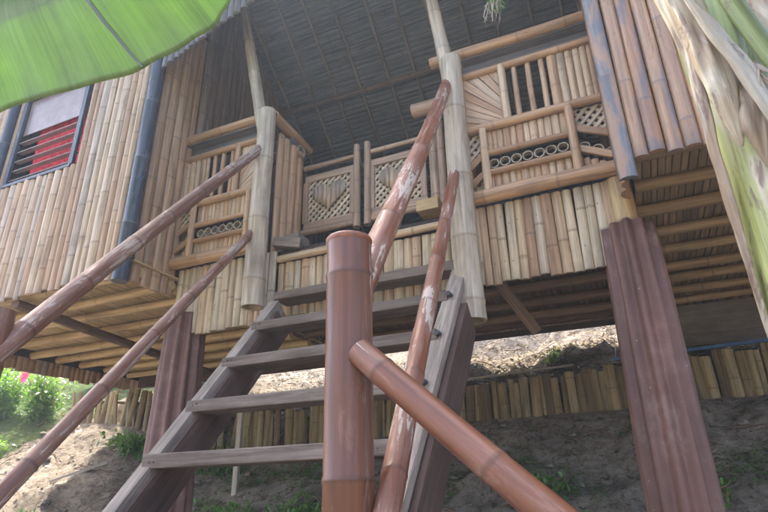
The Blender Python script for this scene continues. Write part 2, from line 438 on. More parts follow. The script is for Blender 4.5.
def split_row(mb, x0, x1, z0, z1, y, wd, sp=.3, ax=0, n=(0, -1, 0), jb=.0, jt=.0, skip=None, jw=.24, sq=.75, lo=0., hi=1., nails=None, rot=0., tight=.95, topf=None, botf=None, lean=0.):
    """row of vertical split canes side by side along x (or along y when ax=1)"""
    x = x0
    while x < x1 - wd * .3:
        ww = wd * U(1 - jw, 1 + jw)
        if x + ww > x1: ww = max(x1 - x, wd * .5)
        xc = x + ww / 2
        zt = topf(xc) if topf else z1; zb = botf(xc) if botf else z0
        segs = [(zb + U(-jb, jb), zt + U(-jt, jt))]
        if skip and skip[0] < xc < skip[1]: segs = [(segs[0][0], skip[2]), (skip[3], segs[0][1])]
        r = random.uniform(lo, hi); l = U(-lean, lean)
        for (a, b) in segs:
            if b - a < .02: continue
            p0 = (xc, y, a) if ax == 0 else (y, xc, a); p1 = (xc + l, y, b) if ax == 0 else (y, xc + l, b)
            pole(mb, p0, p1, ww / 2 * U(1.0, 1.03), ww / 2 * U(.97, 1.03), 12, sp * U(.75, 1.35), True, n, rnd=r, sq=sq, swell=.05, rot=rot * U(.4, 1), bend=.0035 if b - a > .6 else 0.)
            if nails:
                for zz in nails:
                    if a < zz < b and random.random() < .5:
                        pz = V((xc + U(-.006, .006), y - ww / 2 * sq - .001, zz + U(-.015, .015))); hd = []
                        for q in range(7): hd.append(pz + V((math.cos(q * .9) * .003, 0, math.sin(q * .9) * .003)))
                        hd2 = [h_ + V((0, .012, 0)) for h_ in hd]
                        mb.add(hd + hd2, [tuple(range(7))] + [(q, 7 + q, 7 + (q + 1) % 7, (q + 1) % 7) for q in range(7)], [[(0, 0)] * 7] + [[(0, 0)] * 4] * 7, .5, None, False, 1)
        x += ww * tight

# ------------------------------------------------------------------ terrain
def lerp(tab, x):
    if x <= tab[0][0]: return tab[0][1]
    for (a, b), (c, d) in zip(tab, tab[1:]):
        if x <= c: return b + (d - b) * (x - a) / (c - a)
    return tab[-1][1]
ZF = [(-14, 1.5), (-9, 1.25), (-7.2, 1.0), (-5.8, .86), (-4.2, .42), (-3, .48), (-1.6, .63), (1, .70), (6, .9), (14, 1.2)]
YF = 5.4
def ground(x, y):
    zf = lerp(ZF, x)
    nb = noise.fractal(V((x * 1.3, y * 1.3, 3.1)), 1., 2., 5) * .13 + noise.fractal(V((x * 5, y * 5, 9.1)), .8, 2., 5) * .045
    if y < YF:
        d = YF - y
        z = zf - (.62 * d if d < 2.2 else .62 * 2.2 + .30 * (d - 2.2))
        z = max(z, -1.75 + .02 * y + .04 * max(0, abs(x) - 6))
        k = min(1, d / .3)
        return z + nb * k
    d = y - YF
    step = .34 * max(0, min(1, (x + 6.8) / .6)) if x < -3 else .34
    z = zf + step * min(1, d / .12) + .42 * max(0, d - .3) * (1 if d < 12 else 1)
    if d > 12: z = zf + step + .42 * 11.7 + .12 * (1 - math.exp(-(d - 12) / 12)) * 12
    return z + nb * min(1, d / .6) * (1.5 if d > 1 else 1)
def build_terrain():
    def axis(lo, hi, fl, fh, fine):
        a = []; x = fl
        while x < fh: a.append(x); x += fine
        s = fine; x = fl; l = []
        while x > lo: s *= 1.25; x -= s; l.append(x)
        s = fine; x = a[-1]; h = []
        while x < hi: s *= 1.25; x += s; h.append(x)
        return l[::-1] + a + h
    xs = axis(-45, 40, -10, 4, .07)
    ys = sorted(axis(-30, 50, 1.5, 12, .07) + [5.38, 5.53])
    vs = [(x, y, ground(x, y)) for y in ys for x in xs]; nx = len(xs)
    fs = [(j*nx+i, j*nx+i+1, (j+1)*nx+i+1, (j+1)*nx+i) for j in range(len(ys)-1) for i in range(nx-1)]
    me = bpy.data.meshes.new('ground'); me.from_pydata(vs, [], fs)
    a = me.attributes.new('green', 'FLOAT', 'POINT')
    a.data.foreach_set('value', [max(0, min(.9, .42 + (.5 if (x < -7 and y > 4.4) else 0) + (.35 if y > 12 else 0) + (.06 if -4.5 < x < -2 and y < 4.8 else 0) - (.12 if (x < -5 and y < 4.6) or (x > -3 and y < 5.3) else 0))) for (x, y, z) in vs])
    me.polygons.foreach_set('use_smooth', [True] * len(fs)); me.materials.append(M['dirt'])
    o = bpy.data.objects.new('ground', me); COL.objects.link(o); o['kind'] = 'structure'
build_terrain()

# thin volume added to stand in for the veil of lens flare
def flare_haze(dens):
    m = bpy.data.materials.new('flare veil volume'); m.use_nodes = True; t = m.node_tree; t.nodes.clear()
    o = nd(t, 'ShaderNodeOutputMaterial'); v = nd(t, 'ShaderNodeVolumePrincipled')
    v.inputs['Color'].default_value = (.72, .84, 1, 1); v.inputs['Density'].default_value = dens; v.inputs['Anisotropy'].default_value = .45
    t.links.new(v.outputs[0], o.inputs['Volume'])
    x0, x1, y0, y1, z0, z1 = -75, 70, -60, 80, -9, 13
    vs = [(x, y, z) for z in (z0, z1) for y in (y0, y1) for x in (x0, x1)]
    me = bpy.data.meshes.new('flare_haze'); me.from_pydata(vs, [], [(0, 2, 3, 1), (4, 5, 7, 6), (0, 1, 5, 4), (1, 3, 7, 5), (3, 2, 6, 7), (2, 0, 4, 6)])
    me.materials.append(m); h = bpy.data.objects.new('flare_haze', me); COL.objects.link(h); h['kind'] = 'stuff'
    tag(h, 'thin pale volume added around the house to stand in for lens flare', 'flare_haze', None, 'stuff')
flare_haze(.0068)

# ------------------------------------------------------------------ the bamboo house
H = thing('bamboo_house', (-1.5, 4, .0), 'raised bamboo stilt house with split bamboo walls and open porch above the stairs', 'house')
YW = 2.53            # front of both wings
YP = 3.0             # front of the porch panels
ZB = 1.40            # lower edge of the wing walls
RIDGE = (3.3, 4.81); SL = .83
def roofz(y): return RIDGE[1] - SL * abs(y - RIDGE[0])

# left wing front wall
mb = MB()
split_row(mb, -6.05, -3.13, ZB, 3.62, YW, .078, .34, jb=.018, rot=1.2, skip=(-4.68, -3.80, 2.49, 3.42), lean=.012)
beam(mb, (-6.05, YW + .03, (ZB + .03 + 2.45) / 2), (-3.1, YW + .03, (ZB + .03 + 2.45) / 2), .02, 2.42 - ZB, mi=1)
beam(mb, (-6.05, YW + .03, 3.5), (-3.1, YW + .03, 3.5), .02, .12, mi=1)
beam(mb, (-6.05, YW + .03, 2.96), (-4.7, YW + .03, 2.96), .02, 1.0, mi=1)
beam(mb, (-3.84, YW + .03, 2.96), (-3.1, YW + .03, 2.96), .02, 1.0, mi=1)
mb.build('wall', [M['wall'], M['black']], H)
# side wall of the left wing, outer side and the side that flanks the porch
mb = MB()
split_row(mb, YW + .08, YP + .02, ZB + .0, 3.9, -3.085, .085, .34, ax=1, n=(1, 0, 0), jb=.015, lo=0, hi=.5)
split_row(mb, YP + .03, 5.55, 1.62, 3, -3.085, .085, .34, ax=1, n=(1, 0, 0), topf=lambda y: roofz(y) - .05, mi=0) if False else None
beam(mb, (-3.10, YW + .05, 2.6), (-3.10, YP + .02, 2.6), .02, 2.3, mi=1)
mb.build('wall', [M['wall'], M['black']], H)
mb = MB()
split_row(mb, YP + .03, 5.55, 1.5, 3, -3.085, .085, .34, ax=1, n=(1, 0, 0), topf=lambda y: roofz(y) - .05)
mb.build('wall', [M['inner']], H)  # same wall in a darker copy, porch shade put into its colour
mb = MB()
split_row(mb, YW + .03, 5.6, ZB - .10, 3.4, -6.07, .08, .34, ax=1, n=(-1, 0, 0), jb=.02, topf=lambda y: min(roofz(y) - .05, 3.7))
beam(mb, (-6.055, YW + .03, 2.2), (-6.055, 5.6, 2.2), .02, 1.5, mi=1)
mb.build('wall', [M['wall'], M['black']], H)
# back walls
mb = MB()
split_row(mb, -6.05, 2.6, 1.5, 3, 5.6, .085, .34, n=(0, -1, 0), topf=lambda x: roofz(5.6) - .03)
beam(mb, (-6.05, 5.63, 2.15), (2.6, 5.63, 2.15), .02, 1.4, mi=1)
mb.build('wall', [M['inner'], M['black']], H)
# right wing front wall
mb = MB()
split_row(mb, .19, 2.6, 1.425, 3.62, YW, .088, .62, jb=.012, botf=lambda x: 1.425 + .01 * math.sin(x * 9), lean=.006, sq=.8, rot=1.7)
beam(mb, (.19, YW + .03, 2.55), (2.6, YW + .03, 2.55), .02, 2.15, mi=1)
mb.build('wall', [M['wing'], M['black']], H)
mb = MB()
split_row(mb, YW + .03, 5.55, 1.45, 3.6, .165, .1, .5, ax=1, n=(-1, 0, 0), topf=lambda y: min(3.6, roofz(y) - .05))
beam(mb, (.185, YW + .04, 2.3), (.185, 5.5, 2.3), .015, 1.4, mi=1)
mb.build('wall', [M['wing'], M['black']], H)
# dark stained corner canes
for (a, b, r) in (((-3.07, YW - .005, 1.36), (-3.07, YW - .005, 3.9), .055), ((-4.78, YW - .04, 1.40), (-4.78, YW - .04, 3.62), .05)):
    mb = MB(); pole(mb, a, b, r, r * .95, 14, .5, bend=.006); mb.build('corner_post', [M['edge']], H)
mb = MB(); pole(mb, (.150, YW - .005, 1.325), (.145, YW, 3.7), .044, .042, 12, .6, True, (0, -1, 0), sq=.8, hollow=False); mb.build('corner_post', [M['edgeR']], H)
# gable filling above the porch with its sloping scalloped edge
mb = MB()
split_row(mb, -3.0, .12, 3, 4, YW - .02, .062, .4, topf=lambda x: roofz(YW) + .02, botf=lambda x: min(roofz(YW) - .1, 3.15 + .40 * min(x + 3.0, 2.9 - (x + 3.0))), jb=.004)
mb.build('gable_panel', [M['capb']], H)

# louvred window of the left wing
W = MB()
for (a, b, h, wd) in (((-4.68, 0, 3.43), (-3.84, 0, 3.43), .05, .06), ((-4.68, 0, 2.485), (-3.84, 0, 2.485), .03, .05)):
    beam(W, (a[0], YW - .01, a[2]), (b[0], YW - .01, b[2]), wd, h)
for x in (-4.665, -3.855): beam(W, (x, YW - .012, 2.5), (x, YW - .012, 3.405), .03, .05, (1, 0, 0))
wf = W.build('window', [M['edge']], H, .004)
m = MB(); beam(m, (-4.64, YW + .012, 3.215), (-3.88, YW + .012, 3.215), .008, .38); m.build('pane', [M['glass']], wf)
for i in range(5):
    m = MB(); z = 2.53 + i * .098; hh = .052 if i < 5 else .108
    beam(m, (-4.645, YW + .02, z + .02), (-3.875, YW + .02, z + .02), hh, .006, (0, -.12, .99) if i < 5 else (0, -.08, .997)); m.build('louvre', [M['glass']], wf)
m = MB()
n_ = 40; vs = []; fs = []; uv = []
for i in range(n_ + 1):
    x = -4.50 + .64 * i / n_; y = YW + .065 + .012 * math.sin(i * 1.1) + .006 * math.sin(i * 2.7)
    vs += [(x, y, 2.45), (x, y, 3.3)]
for i in range(n_): fs.append((2*i, 2*i+2, 2*i+3, 2*i+1)); uv.append([(0, 0)] * 4)
m.add(vs, fs, uv, .5); m.build('curtain', [M['curtain']], wf)

# floors: joists seen from below with split floor slats above
def floor_(x0, x1, y0, y1, z, sp, rj, lo, hi, mat):
    mb = MB()
    y = y0 + .09
    while y < y1:
        pole(mb, (x0, y, z - rj * U(.7, .9)), (x1, y, z - rj * U(.7, .9)), rj * U(.75, 1.0), rj * U(.7, .95), 12, .6, bend=.012, rnd=U(lo, hi)); y += sp * U(.88, 1.12)
    mb.build('floor_joist', [mat], H)
    mb = MB()
    x = x0
    while x < x1:
        ww = U(.03, .055)
        beam(mb, (x + ww/2, y0, z + .012 + U(0, .006)), (x + ww/2, y1, z + .012 + U(0, .006)), ww * .86, .014, rnd=U(lo, hi)); x += ww
    mb.build('floor', [mat], H)
    mb = MB(); beam(mb, ((x0+x1)/2, y0 + .01, z + .04), ((x0+x1)/2, y1 - .01, z + .04), x1 - x0 - .02, .02)
    mb.build('floor_board', [M['black']], H)
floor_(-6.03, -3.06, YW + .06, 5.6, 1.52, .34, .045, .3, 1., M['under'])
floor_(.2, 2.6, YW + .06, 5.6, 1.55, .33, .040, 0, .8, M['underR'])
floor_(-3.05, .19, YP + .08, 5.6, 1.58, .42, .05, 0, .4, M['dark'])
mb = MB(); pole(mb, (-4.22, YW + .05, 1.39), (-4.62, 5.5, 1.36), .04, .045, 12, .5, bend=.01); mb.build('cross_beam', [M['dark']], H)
mb = MB(); beam(mb, (-.03, 5.52, 1.325), (2.6, 5.52, 1.325), .06, .37); mb.build('cross_beam', [M['beam']], H, .005)
mb = MB(); beam(mb, (-3.1, 5.54, 1.56), (-.05, 5.54, 1.56), .06, .09); mb.build('cross_beam', [M['dkwood']], H, .005)
mb = MB(); beam(mb, (-6.0, 5.54, 1.42), (-3.12, 5.54, 1.42), .06, .16); mb.build('cross_beam', [M['dkwood']], H, .005)
# brace under the porch
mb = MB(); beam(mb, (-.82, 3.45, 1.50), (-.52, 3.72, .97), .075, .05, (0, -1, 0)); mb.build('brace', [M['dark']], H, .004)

# fascia under the porch
mb = MB()
split_row(mb, -3.04, -2.14, 1.08, 1.60, YP + .03, .062, .5, jb=.012, lo=.35, hi=.95, lean=.006, rot=.8, nails=(1.22, 1.5))
split_row(mb, -.74, .12, 1.10, 1.60, YP + .03, .058, .5, jb=.012, lo=0, hi=.95, lean=.01, rot=.8, nails=(1.22, 1.47))
split_row(mb, -2.14, -.74, 1.10, 1.50, YP + .05, .068, .5, jb=.012, lo=.3, hi=1., lean=.008, nails=(1.2, 1.42))
beam(mb, (-3.04, YP + .08, 1.31), (.12, YP + .08, 1.31), .02, .36, mi=1)
pole(mb, (-2.12, YP + .01, 1.525), (-.78, YP + .01, 1.54), .026, .024, 12, .5, rnd=.5)
mb.build('fascia', [M['fascia'], M['black']], H)
# porch floor edge and lower step behind the fascia
mb = MB(); beam(mb, (-2.16, 3.26, 1.60), (-.80, 3.26, 1.60), .34, .03); mb.build('threshold', [M['dkwood']], H, .003)

def porch_panel(x0, x1, mirror):
    """balustrade panel; drawn for the right-hand side, mirrored for the left"""
    Wd = x1 - x0
    def X(u): return x0 + u if not mirror else x1 - u        # u measured from the stair side
    root = MB()
    y = YP
    # frame rails and cap
    a, b = min(X(-.02), X(Wd + .02)), max(X(-.02), X(Wd + .02))
    pole(root, (a, y - .035, 1.645), (b, y - .035, 1.645), .047, .045, 16, .36, bend=.004, rnd=.6)
    pole(root, (a, y - .03, 2.135), (b, y - .03, 2.135), .03, .028, 14, .4, bend=.003, rnd=.8)
    pole(root, (a, y - .02, 2.585), (b, y - .02, 2.585), .026, .026, 14, .4, bend=.003, rnd=.4)
    p = root.build('balustrade', [M['rail']], H)
    m = MB(); ca, cb = (min(X(-.21), b), b) if not mirror else (a - .06, X(-.06))
    pole(m, (ca, y - .06, 2.752), (cb, y - .06, 2.752), .038, .034, 16, .34, bend=.006, rnd=.5, hollow=True); m.build('cap_rail', [M['rail']], p)
    m = MB(); beam(m, (a, y + .07, 2.715), (b, y + .07, 2.715), .24, .022); beam(m, (a, y + .025, 2.655), (b, y + .025, 2.655), .02, .096); m.build('cap_board', [M['capb']], p, .003)
    # upper half: fan, barred opening, upright slats
    m = MB(); rect = [(X(.0), 2.165), (X(.235), 2.165), (X(.235), 2.56), (X(.0), 2.56)]
    if mirror: rect = rect[::-1]
    ap = (X(.44), 2.02); K = 13
    for i in range(K):
        a0 = rad(100 + i * 72 / K + .25); a1 = rad(100 + (i + 1) * 72 / K - .25)
        if mirror: a0, a1 = math.pi - a1, math.pi - a0
        # wedge between the two angles
        q = clip(rect, math.sin(a0), -math.cos(a0), math.sin(a0) * ap[0] - math.cos(a0) * ap[1])
        q = clip(q, -math.sin(a1), math.cos(a1), -(math.sin(a1) * ap[0] - math.cos(a1) * ap[1]))
        am = (a0 + a1) / 2
        if len(q) >= 3: prism(m, q, y - .012 + U(-.003, .003), y + .01, None, 0, 0, (math.cos(am), math.sin(am)))
    m.build('fan_panel', [M['panel']], p, .003)
    m = MB(); pole(m, (X(.262), y - .03, 2.15), (X(.258), y - .03, 2.58), .027, .026, 12, .3); m.build('mullion', [M['panel']], p)
    for u in (.335, .425, .51):
        m = MB(); pole(m, (X(u), y, 2.15), (X(u), y, 2.57), .0185, .018, 10, .3, bend=.003); m.build('window_bar', [M['panel']], p)
    m = MB(); s0, s1 = min(X(.545), X(Wd)), max(X(.545), X(Wd))
    split_row(m, s0, s1, 2.16, 2.57, y, .056, .3); m.build('slat_panel', [M['panel']], p)
    # lower half
    zu, zl = 1.935, 1.80
    uL, uR = .10, Wd - .195
    for u in (uL, uR):
        m = MB(); pole(m, (X(u), y - .05, 1.665), (X(u), y - .05, 2.11), .027, .025, 12, .3, hollow=True); m.build('baluster', [M['panel']], p)
    m = MB(); s0, s1 = min(X(uL), X(uR)), max(X(uL), X(uR))
    split_row(m, s0, s1, zu, 2.11, y, .043, .3); m.build('slat_panel', [M['panel']], p)
    m = MB(); split_row(m, s0, s1, 1.68, zl, y, .043, .3); m.build('slat_panel', [M['panel']], p)
    m = MB()
    e0, e1 = min(X(uR), X(Wd)), max(X(uR), X(Wd))
    slope = -.50 if not mirror else .50
    split_row(m, e0, e1, 1.68, 1.7, y, .043, .3, topf=lambda x: 1.79 - .50 * abs(x - X(uR)))
    m.build('slat_panel', [M['panel']], p)
    for z in (zu, zl):
        m = MB(); pole(m, (s0 + .01, y - .035, z), (s1 - .01, y - .035, z), .020, .019, 12, .3); m.build('middle_rail', [M['rail']], p)
    m = MB(); u = uL + .045
    while u < uR - .03: ring_tube(m, (X(u), y - .02, (zu + zl) / 2), .0335, .026, .04); u += .069
    m.build('cane_rings', [M['cut']], p)
    m = MB(); u = uR + .05
    while u < Wd + .01: ring_tube(m, (X(u), y - .02, 1.862 - .52 * (u - uR)), .0335, .026, .04); u += .069
    m.build('cane_rings', [M['cut']], p)
    for (za, zb) in ((1.965, 1.885), (1.825, 1.735)):
        m = MB(); beam(m, (X(uR + .02), y - .03, za), (X(Wd), y - .03, zb), .02, .044); m.build('diagonal_rail', [M['rail']], p, .004)
    m = MB(); beam(m, (X(uL - .02), y - .03, 1.93), (X(-.01), y - .03, 1.86), .02, .044); m.build('diagonal_rail', [M['rail']], p, .004)
    m = MB(); beam(m, (X(uL - .02), y - .03, 1.80), (X(-.01), y - .03, 1.73), .02, .044); m.build('diagonal_rail', [M['rail']], p, .004)
    m = MB()
    q = [(X(uR + .02), 1.96), (X(Wd), 1.89), (X(Wd), 2.11), (X(uR + .02), 2.11)]
    q2 = [(X(0), 1.88), (X(uL - .02), 1.94), (X(uL - .02), 2.11), (X(0), 2.11)]
    q3 = [(X(0), 1.68), (X(uL - .02), 1.68), (X(uL - .02), 1.8), (X(0), 1.74)]
    for k in (q, q2, q3): m = MB(); lattice(m, k if not mirror else k[::-1], y - .006, .042, .021); m.build('lattice', [M['lattice']], p)
porch_panel(-.69, .13, False)
porch_panel(-3.10, -2.28, True)

# return beside the stairs (left) and its cap rail running back
mb = MB(); split_row(mb, YP + .06, 3.42, 1.62, 2.66, -2.235, .105, .4, ax=1, n=(1, 0, 0), lo=.0, hi=.4)
mb.build('return_panel', [M['panel']], H)
mb = MB(); pole(mb, (-2.20, YP - .06, 2.735), (-2.22, 3.50, 2.75), .045, .04, 14, .3, hollow=True); mb.build('cap_rail', [M['rail']], H)
mb = MB(); beam(mb, (-2.235, YP + .21, 2.68), (-2.235, 3.45, 2.68), .08, .05); mb.build('cap_board', [M['capb']], H, .003)
mb = MB(); split_row(mb, YP + .06, 3.42, 1.62, 2.66, -.70, .105, .4, ax=1, n=(-1, 0, 0), lo=.0, hi=.4)
mb.build('return_panel', [M['panel']], H)
mb = MB(); pole(mb, (-.72, YP - .02, 2.735), (-.72, 3.50, 2.74), .045, .04, 14, .3); mb.build('cap_rail', [M['rail']], H)

# gate: pivot canes, two leaves with lattice and slatted hearts
YG = 3.4
for (x0, x1, z) in ((-2.45, -2.185, 2.645), (-1.19, -.72, 2.72)):
    mb = MB(); pole(mb, (x0, YG - .06, z), (x1, YG - .06, z), .055, .055, 18, .5, hollow=True, capmi=1, knots=False); mb.build('gate_cross_bar', [M['gate'], M['cut']], H)
for (x, z0, z1, r) in ((-2.235, 1.82, 2.60, .032), (-1.055, 1.84, 2.66, .04), (-1.0, 1.84, 2.6, .03)):
    mb = MB(); pole(mb, (x, YG - .01, z0), (x, YG - .01, z1), r, r * .95, 12, .35); mb.build('gate_post', [M['gate']], H)
mb = MB(); split_row(mb, -.97, -.76, 1.7, 2.5, YG + .02, .05, .3, lo=0, hi=.4); mb.build('slat_panel', [M['panel']], H)
for (x, y, z, m_, w_) in ((-2.16, 3.28, 1.775, 'strlight', .17), (-1.05, 3.25, 1.80, 'yblock', .15)):
    mb = MB(); beam(mb, (x - .09, y, z), (x + .07, y, z), w_, .085); mb.build('sill_block', [M[m_]], H, .006)
mb = MB(); beam(mb, (-2.17, 3.02, 1.665), (-1.98, 3.08, 1.64), .10, .07, jit=.006); mb.build('sill_block', [M['strlight']], H, .006)

def heart(cx, cz, w_, h_):
    pts = []
    for i in range(64):
        t = 2 * math.pi * i / 64
        x = 16 * math.sin(t) ** 3; z = 13 * math.cos(t) - 5 * math.cos(2*t) - 2 * math.cos(3*t) - math.cos(4*t)
        pts.append((cx + x / 32 * w_, cz + (z + 2.5) / 29 * h_))
    return pts
def slat_heart(mb, cx, cz, w_, h_, y):
    pts = heart(cx, cz, w_, h_); K = 7; sub = 4
    def span(x):
        zs = []
        for i in range(len(pts)):
            p, q = pts[i], pts[(i + 1) % len(pts)]
            if (p[0] - x) * (q[0] - x) <= 0 and p[0] != q[0]: zs.append(p[1] + (q[1]-p[1]) * (x-p[0]) / (q[0]-p[0]))
        return (min(zs), max(zs)) if len(zs) > 1 else (cz, cz + .001)
    for k in range(K):
        xa = cx - w_/2 * .99 + w_ * .99 * k / K; xb = cx - w_/2 * .99 + w_ * .99 * (k + 1) / K
        vs = []; fs = []; uv = []
        for i in range(sub + 1):
            t = i / sub; x = xa + (xb - xa) * t; lo, hi = span(x); yy = y - .016 * math.sqrt(max(0, 1 - (2*t-1)**2) * .9 + .02)
            vs += [(x, yy, lo), (x, yy, hi), (x, y + .006, lo), (x, y + .006, hi)]
        for i in range(sub):
            a = 4*i; b = a + 4; w2 = (xb-xa)/sub
            for q in ((a, b, b+1, a+1), (a+2, a+3, b+3, b+2), (a+1, b+1, b+3, a+3), (a, a+2, b+2, b)):
                fs.append(q); uv.append([(vs[j][0], vs[j][2]) for j in q])
        for q in ((0, 1, 3, 2), (4*sub, 4*sub+2, 4*sub+3, 4*sub+1)): fs.append(q); uv.append([(vs[j][0], vs[j][2]) for j in q])
        mb.add(vs, fs, uv, [.1, .3, .55, .5, .6, .25, .95][k])
for (x0, x1) in ((-2.19, -1.68), (-1.60, -1.09)):
    m = MB()
    for z in (2.385, 1.955): beam(m, (x0 + .02, YG, z), (x1 - .03, YG, z), .03, .06)
    for x in (x0 + .03, x1 - .055): beam(m, (x, YG - .003, 1.985), (x, YG - .003, 2.355), .03, .045, (1, 0, 0))
    gt = m.build('gate', [M['gate']], H, .004)
    for (z, r) in ((2.50, .021), (1.905, .026)):
        m = MB(); pole(m, (x0, YG, z), (x1, YG, z), r, r * .9, 12, .3); m.build('rail', [M['gate']], gt)
    xm = x1 + (.0 if x1 < -1.6 else .0)
    m = MB(); xs_ = x1 - .012 if x1 < -1.4 else x0 + .0
    pole(m, (xs_, YG - .02, 1.85), (xs_, YG - .02, 2.58), .03, .027, 12, .3, hollow=True, capmi=1); m.build('stile', [M['gate'], M['cut']], gt)
    m = MB(); lattice(m, [(x0 + .05, 1.985), (x1 - .07, 1.985), (x1 - .07, 2.355), (x0 + .05, 2.355)], YG - .002, .040, .020)
    m.build('lattice', [M['lattice']], gt)
    m = MB(); slat_heart(m, (x0 + x1) / 2 - .01, 2.18, .30, .25, YG - .012); m.build('heart', [M['hearta']], gt)

# roof: sheet, rafters, purlins
mb = MB()
for (y0, y1) in ((RIDGE[0], 2.15), (RIDGE[0], 6.75)):  # back eave lengthened to carry its shadow further over the ledge
    z0, z1 = roofz(y0) + .06, roofz(y1) + .06
    beam(mb, (-6.4, (y0 + y1) / 2, (z0 + z1) / 2), (3.0, (y0 + y1) / 2, (z0 + z1) / 2), math.hypot(y1 - y0, z1 - z0), .03, (0, -(z1 - z0), abs(y1 - y0)) if y1 > y0 else (0, (z1 - z0) * 1, abs(y1 - y0)) )
roof = mb.build('roof', [M['ply']], H)
for (ya, yb) in ((RIDGE[0] - .03, 2.18), (RIDGE[0] + .03, 5.58)):
    m = MB(); n_ = int(abs(yb - ya) * 1.3 / .052)
    for i in range(n_):
        y = ya + (yb - ya) * (i + .5) / n_; z = roofz(y) + .035 + U(0, .006); sgn = 1 if yb > ya else -1
        pole(m, (-3.1, y, z), (.18, y + U(-.006, .006), z), .024 * U(.85, 1.1), .023, 8, .6, True, (0, -.64 * sgn, -.77), sq=.5, rnd=random.random(), bend=.004)
    m.build('roof_lining', [M['lining']], roof)
x = -3.0
while x < .15:
    for ye in (2.2, 5.9):
        m = MB(); y0 = RIDGE[0] + (.0 if ye > 3 else -.0); pole(m, (x, y0, roofz(y0) - .0), (x + U(-.03, .03), ye, roofz(ye) - .0), .017, .014, 8, .4, bend=.01); m.build('rafter', [M['rafter']], roof)
    x += U(.27, .34)
for y in (4.26, 5.15):
    m = MB(); pole(m, (-3.07, y, roofz(y) - .07), (.16, y, roofz(y) - .09 if y < 5 else roofz(y) - .07), .036, .03, 12, .45, bend=.015); m.build('purlin', [M['inner']], roof)
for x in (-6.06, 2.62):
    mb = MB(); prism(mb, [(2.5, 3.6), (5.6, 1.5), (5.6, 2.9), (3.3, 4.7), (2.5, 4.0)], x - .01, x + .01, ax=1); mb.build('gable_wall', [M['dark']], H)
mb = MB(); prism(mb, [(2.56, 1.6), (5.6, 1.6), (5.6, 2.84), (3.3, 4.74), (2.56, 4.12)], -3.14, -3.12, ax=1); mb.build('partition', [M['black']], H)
mb = MB(); prism(mb, [(2.56, 1.6), (5.6, 1.6), (5.6, 2.84), (3.3, 4.74), (2.56, 4.12)], .20, .215, ax=1); mb.build('partition', [M['inner']], H)
# wall strips closing the wings between wall top and roof
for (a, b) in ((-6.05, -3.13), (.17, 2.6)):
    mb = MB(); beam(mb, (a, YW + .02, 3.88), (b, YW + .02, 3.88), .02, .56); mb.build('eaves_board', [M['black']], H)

# tall porch posts with the thinner canes socketed in them
for (x, zb, zt, up, r) in ((-2.215, 1.15, 2.74, V((-2.70, 3.0, 4.25)), .076), (-.74, .855, 2.68, V((-.93, 3.0, 3.9)), .08)):
    mb = MB(); pole(mb, (x + .0, YP - .12, zb), (x, YP - .12, zt), r, r * .84, 20, .42, bend=.006, hollow=True, capmi=1, swell=.05); mb.build('porch_post', [M['post'], M['cut']], H)
    mb = MB(); pole(mb, (x - .01, YP - .13 if False else YP - .12, zt - .25), up, .052 if x > -1 else .05, .04, 16, .45, bend=.008, rnd=.9); mb.build('roof_post', [M['post']], H)

# columns wrapped in corrugated iron, bamboo core showing on top
def column(x, y, zt, zb, r0, r1):
    mb = MB(); K = 132; waves = 11; ph = U(0, 6)
    zs = [zt - (zt - zb) * j / 24 for j in range(25)]
    vs = []; fs = []; uv = []
    for j, z in enumerate(zs):
        t = j / 24
        for i in range(K):
            a = 2 * math.pi * i / K
            r = (r0 + (r1 - r0) * t) + .016 * math.cos(waves * a + ph) + .004 * noise.noise(V((a * 2, z * 3, x))) + .006 * noise.noise(V((math.cos(a), math.sin(a), z * 1.4 + x)))
            vs.append((x + r * math.cos(a), y + r * math.sin(a), z + (.006 * math.sin(3 * a) if j == 0 else 0)))
    for j in range(24):
        for i in range(K):
            k = (i + 1) % K; fs.append((j*K+i, (j+1)*K+i, (j+1)*K+k, j*K+k)); s = 2*math.pi*r0/K
            uv.append([(i*s, zs[j]), (i*s, zs[j+1]), ((i+1)*s, zs[j+1]), ((i+1)*s, zs[j])])
    mb.add(vs, fs, uv, random.random())
    c = mb.build('column', [M['iron']], H)
    so = c.modifiers.new('thick', 'SOLIDIFY'); so.thickness = .004
    m = MB(); pole(m, (x, y, zt - .25), (x, y, 1.6), .07, .068, 16, .3, rnd=.2); m.build('core_post', [M['under']], c)
    m = MB(); pole(m, (x, y, zb - .4), (x, y, zt - .02), r0 * .86, r0 * .86, 20, 1, knots=False); m.build('column_core', [M['concrete']], c)
column(.118, 3.04, 1.30, -1.35, .128, .165)
column(-2.955, 3.08, 1.25, -1.5, .125, .21)
for (x, y) in ((2.2, 3.0), (-5.6, 3.1)): column(x, y, 1.35, -1.3, .13, .17)

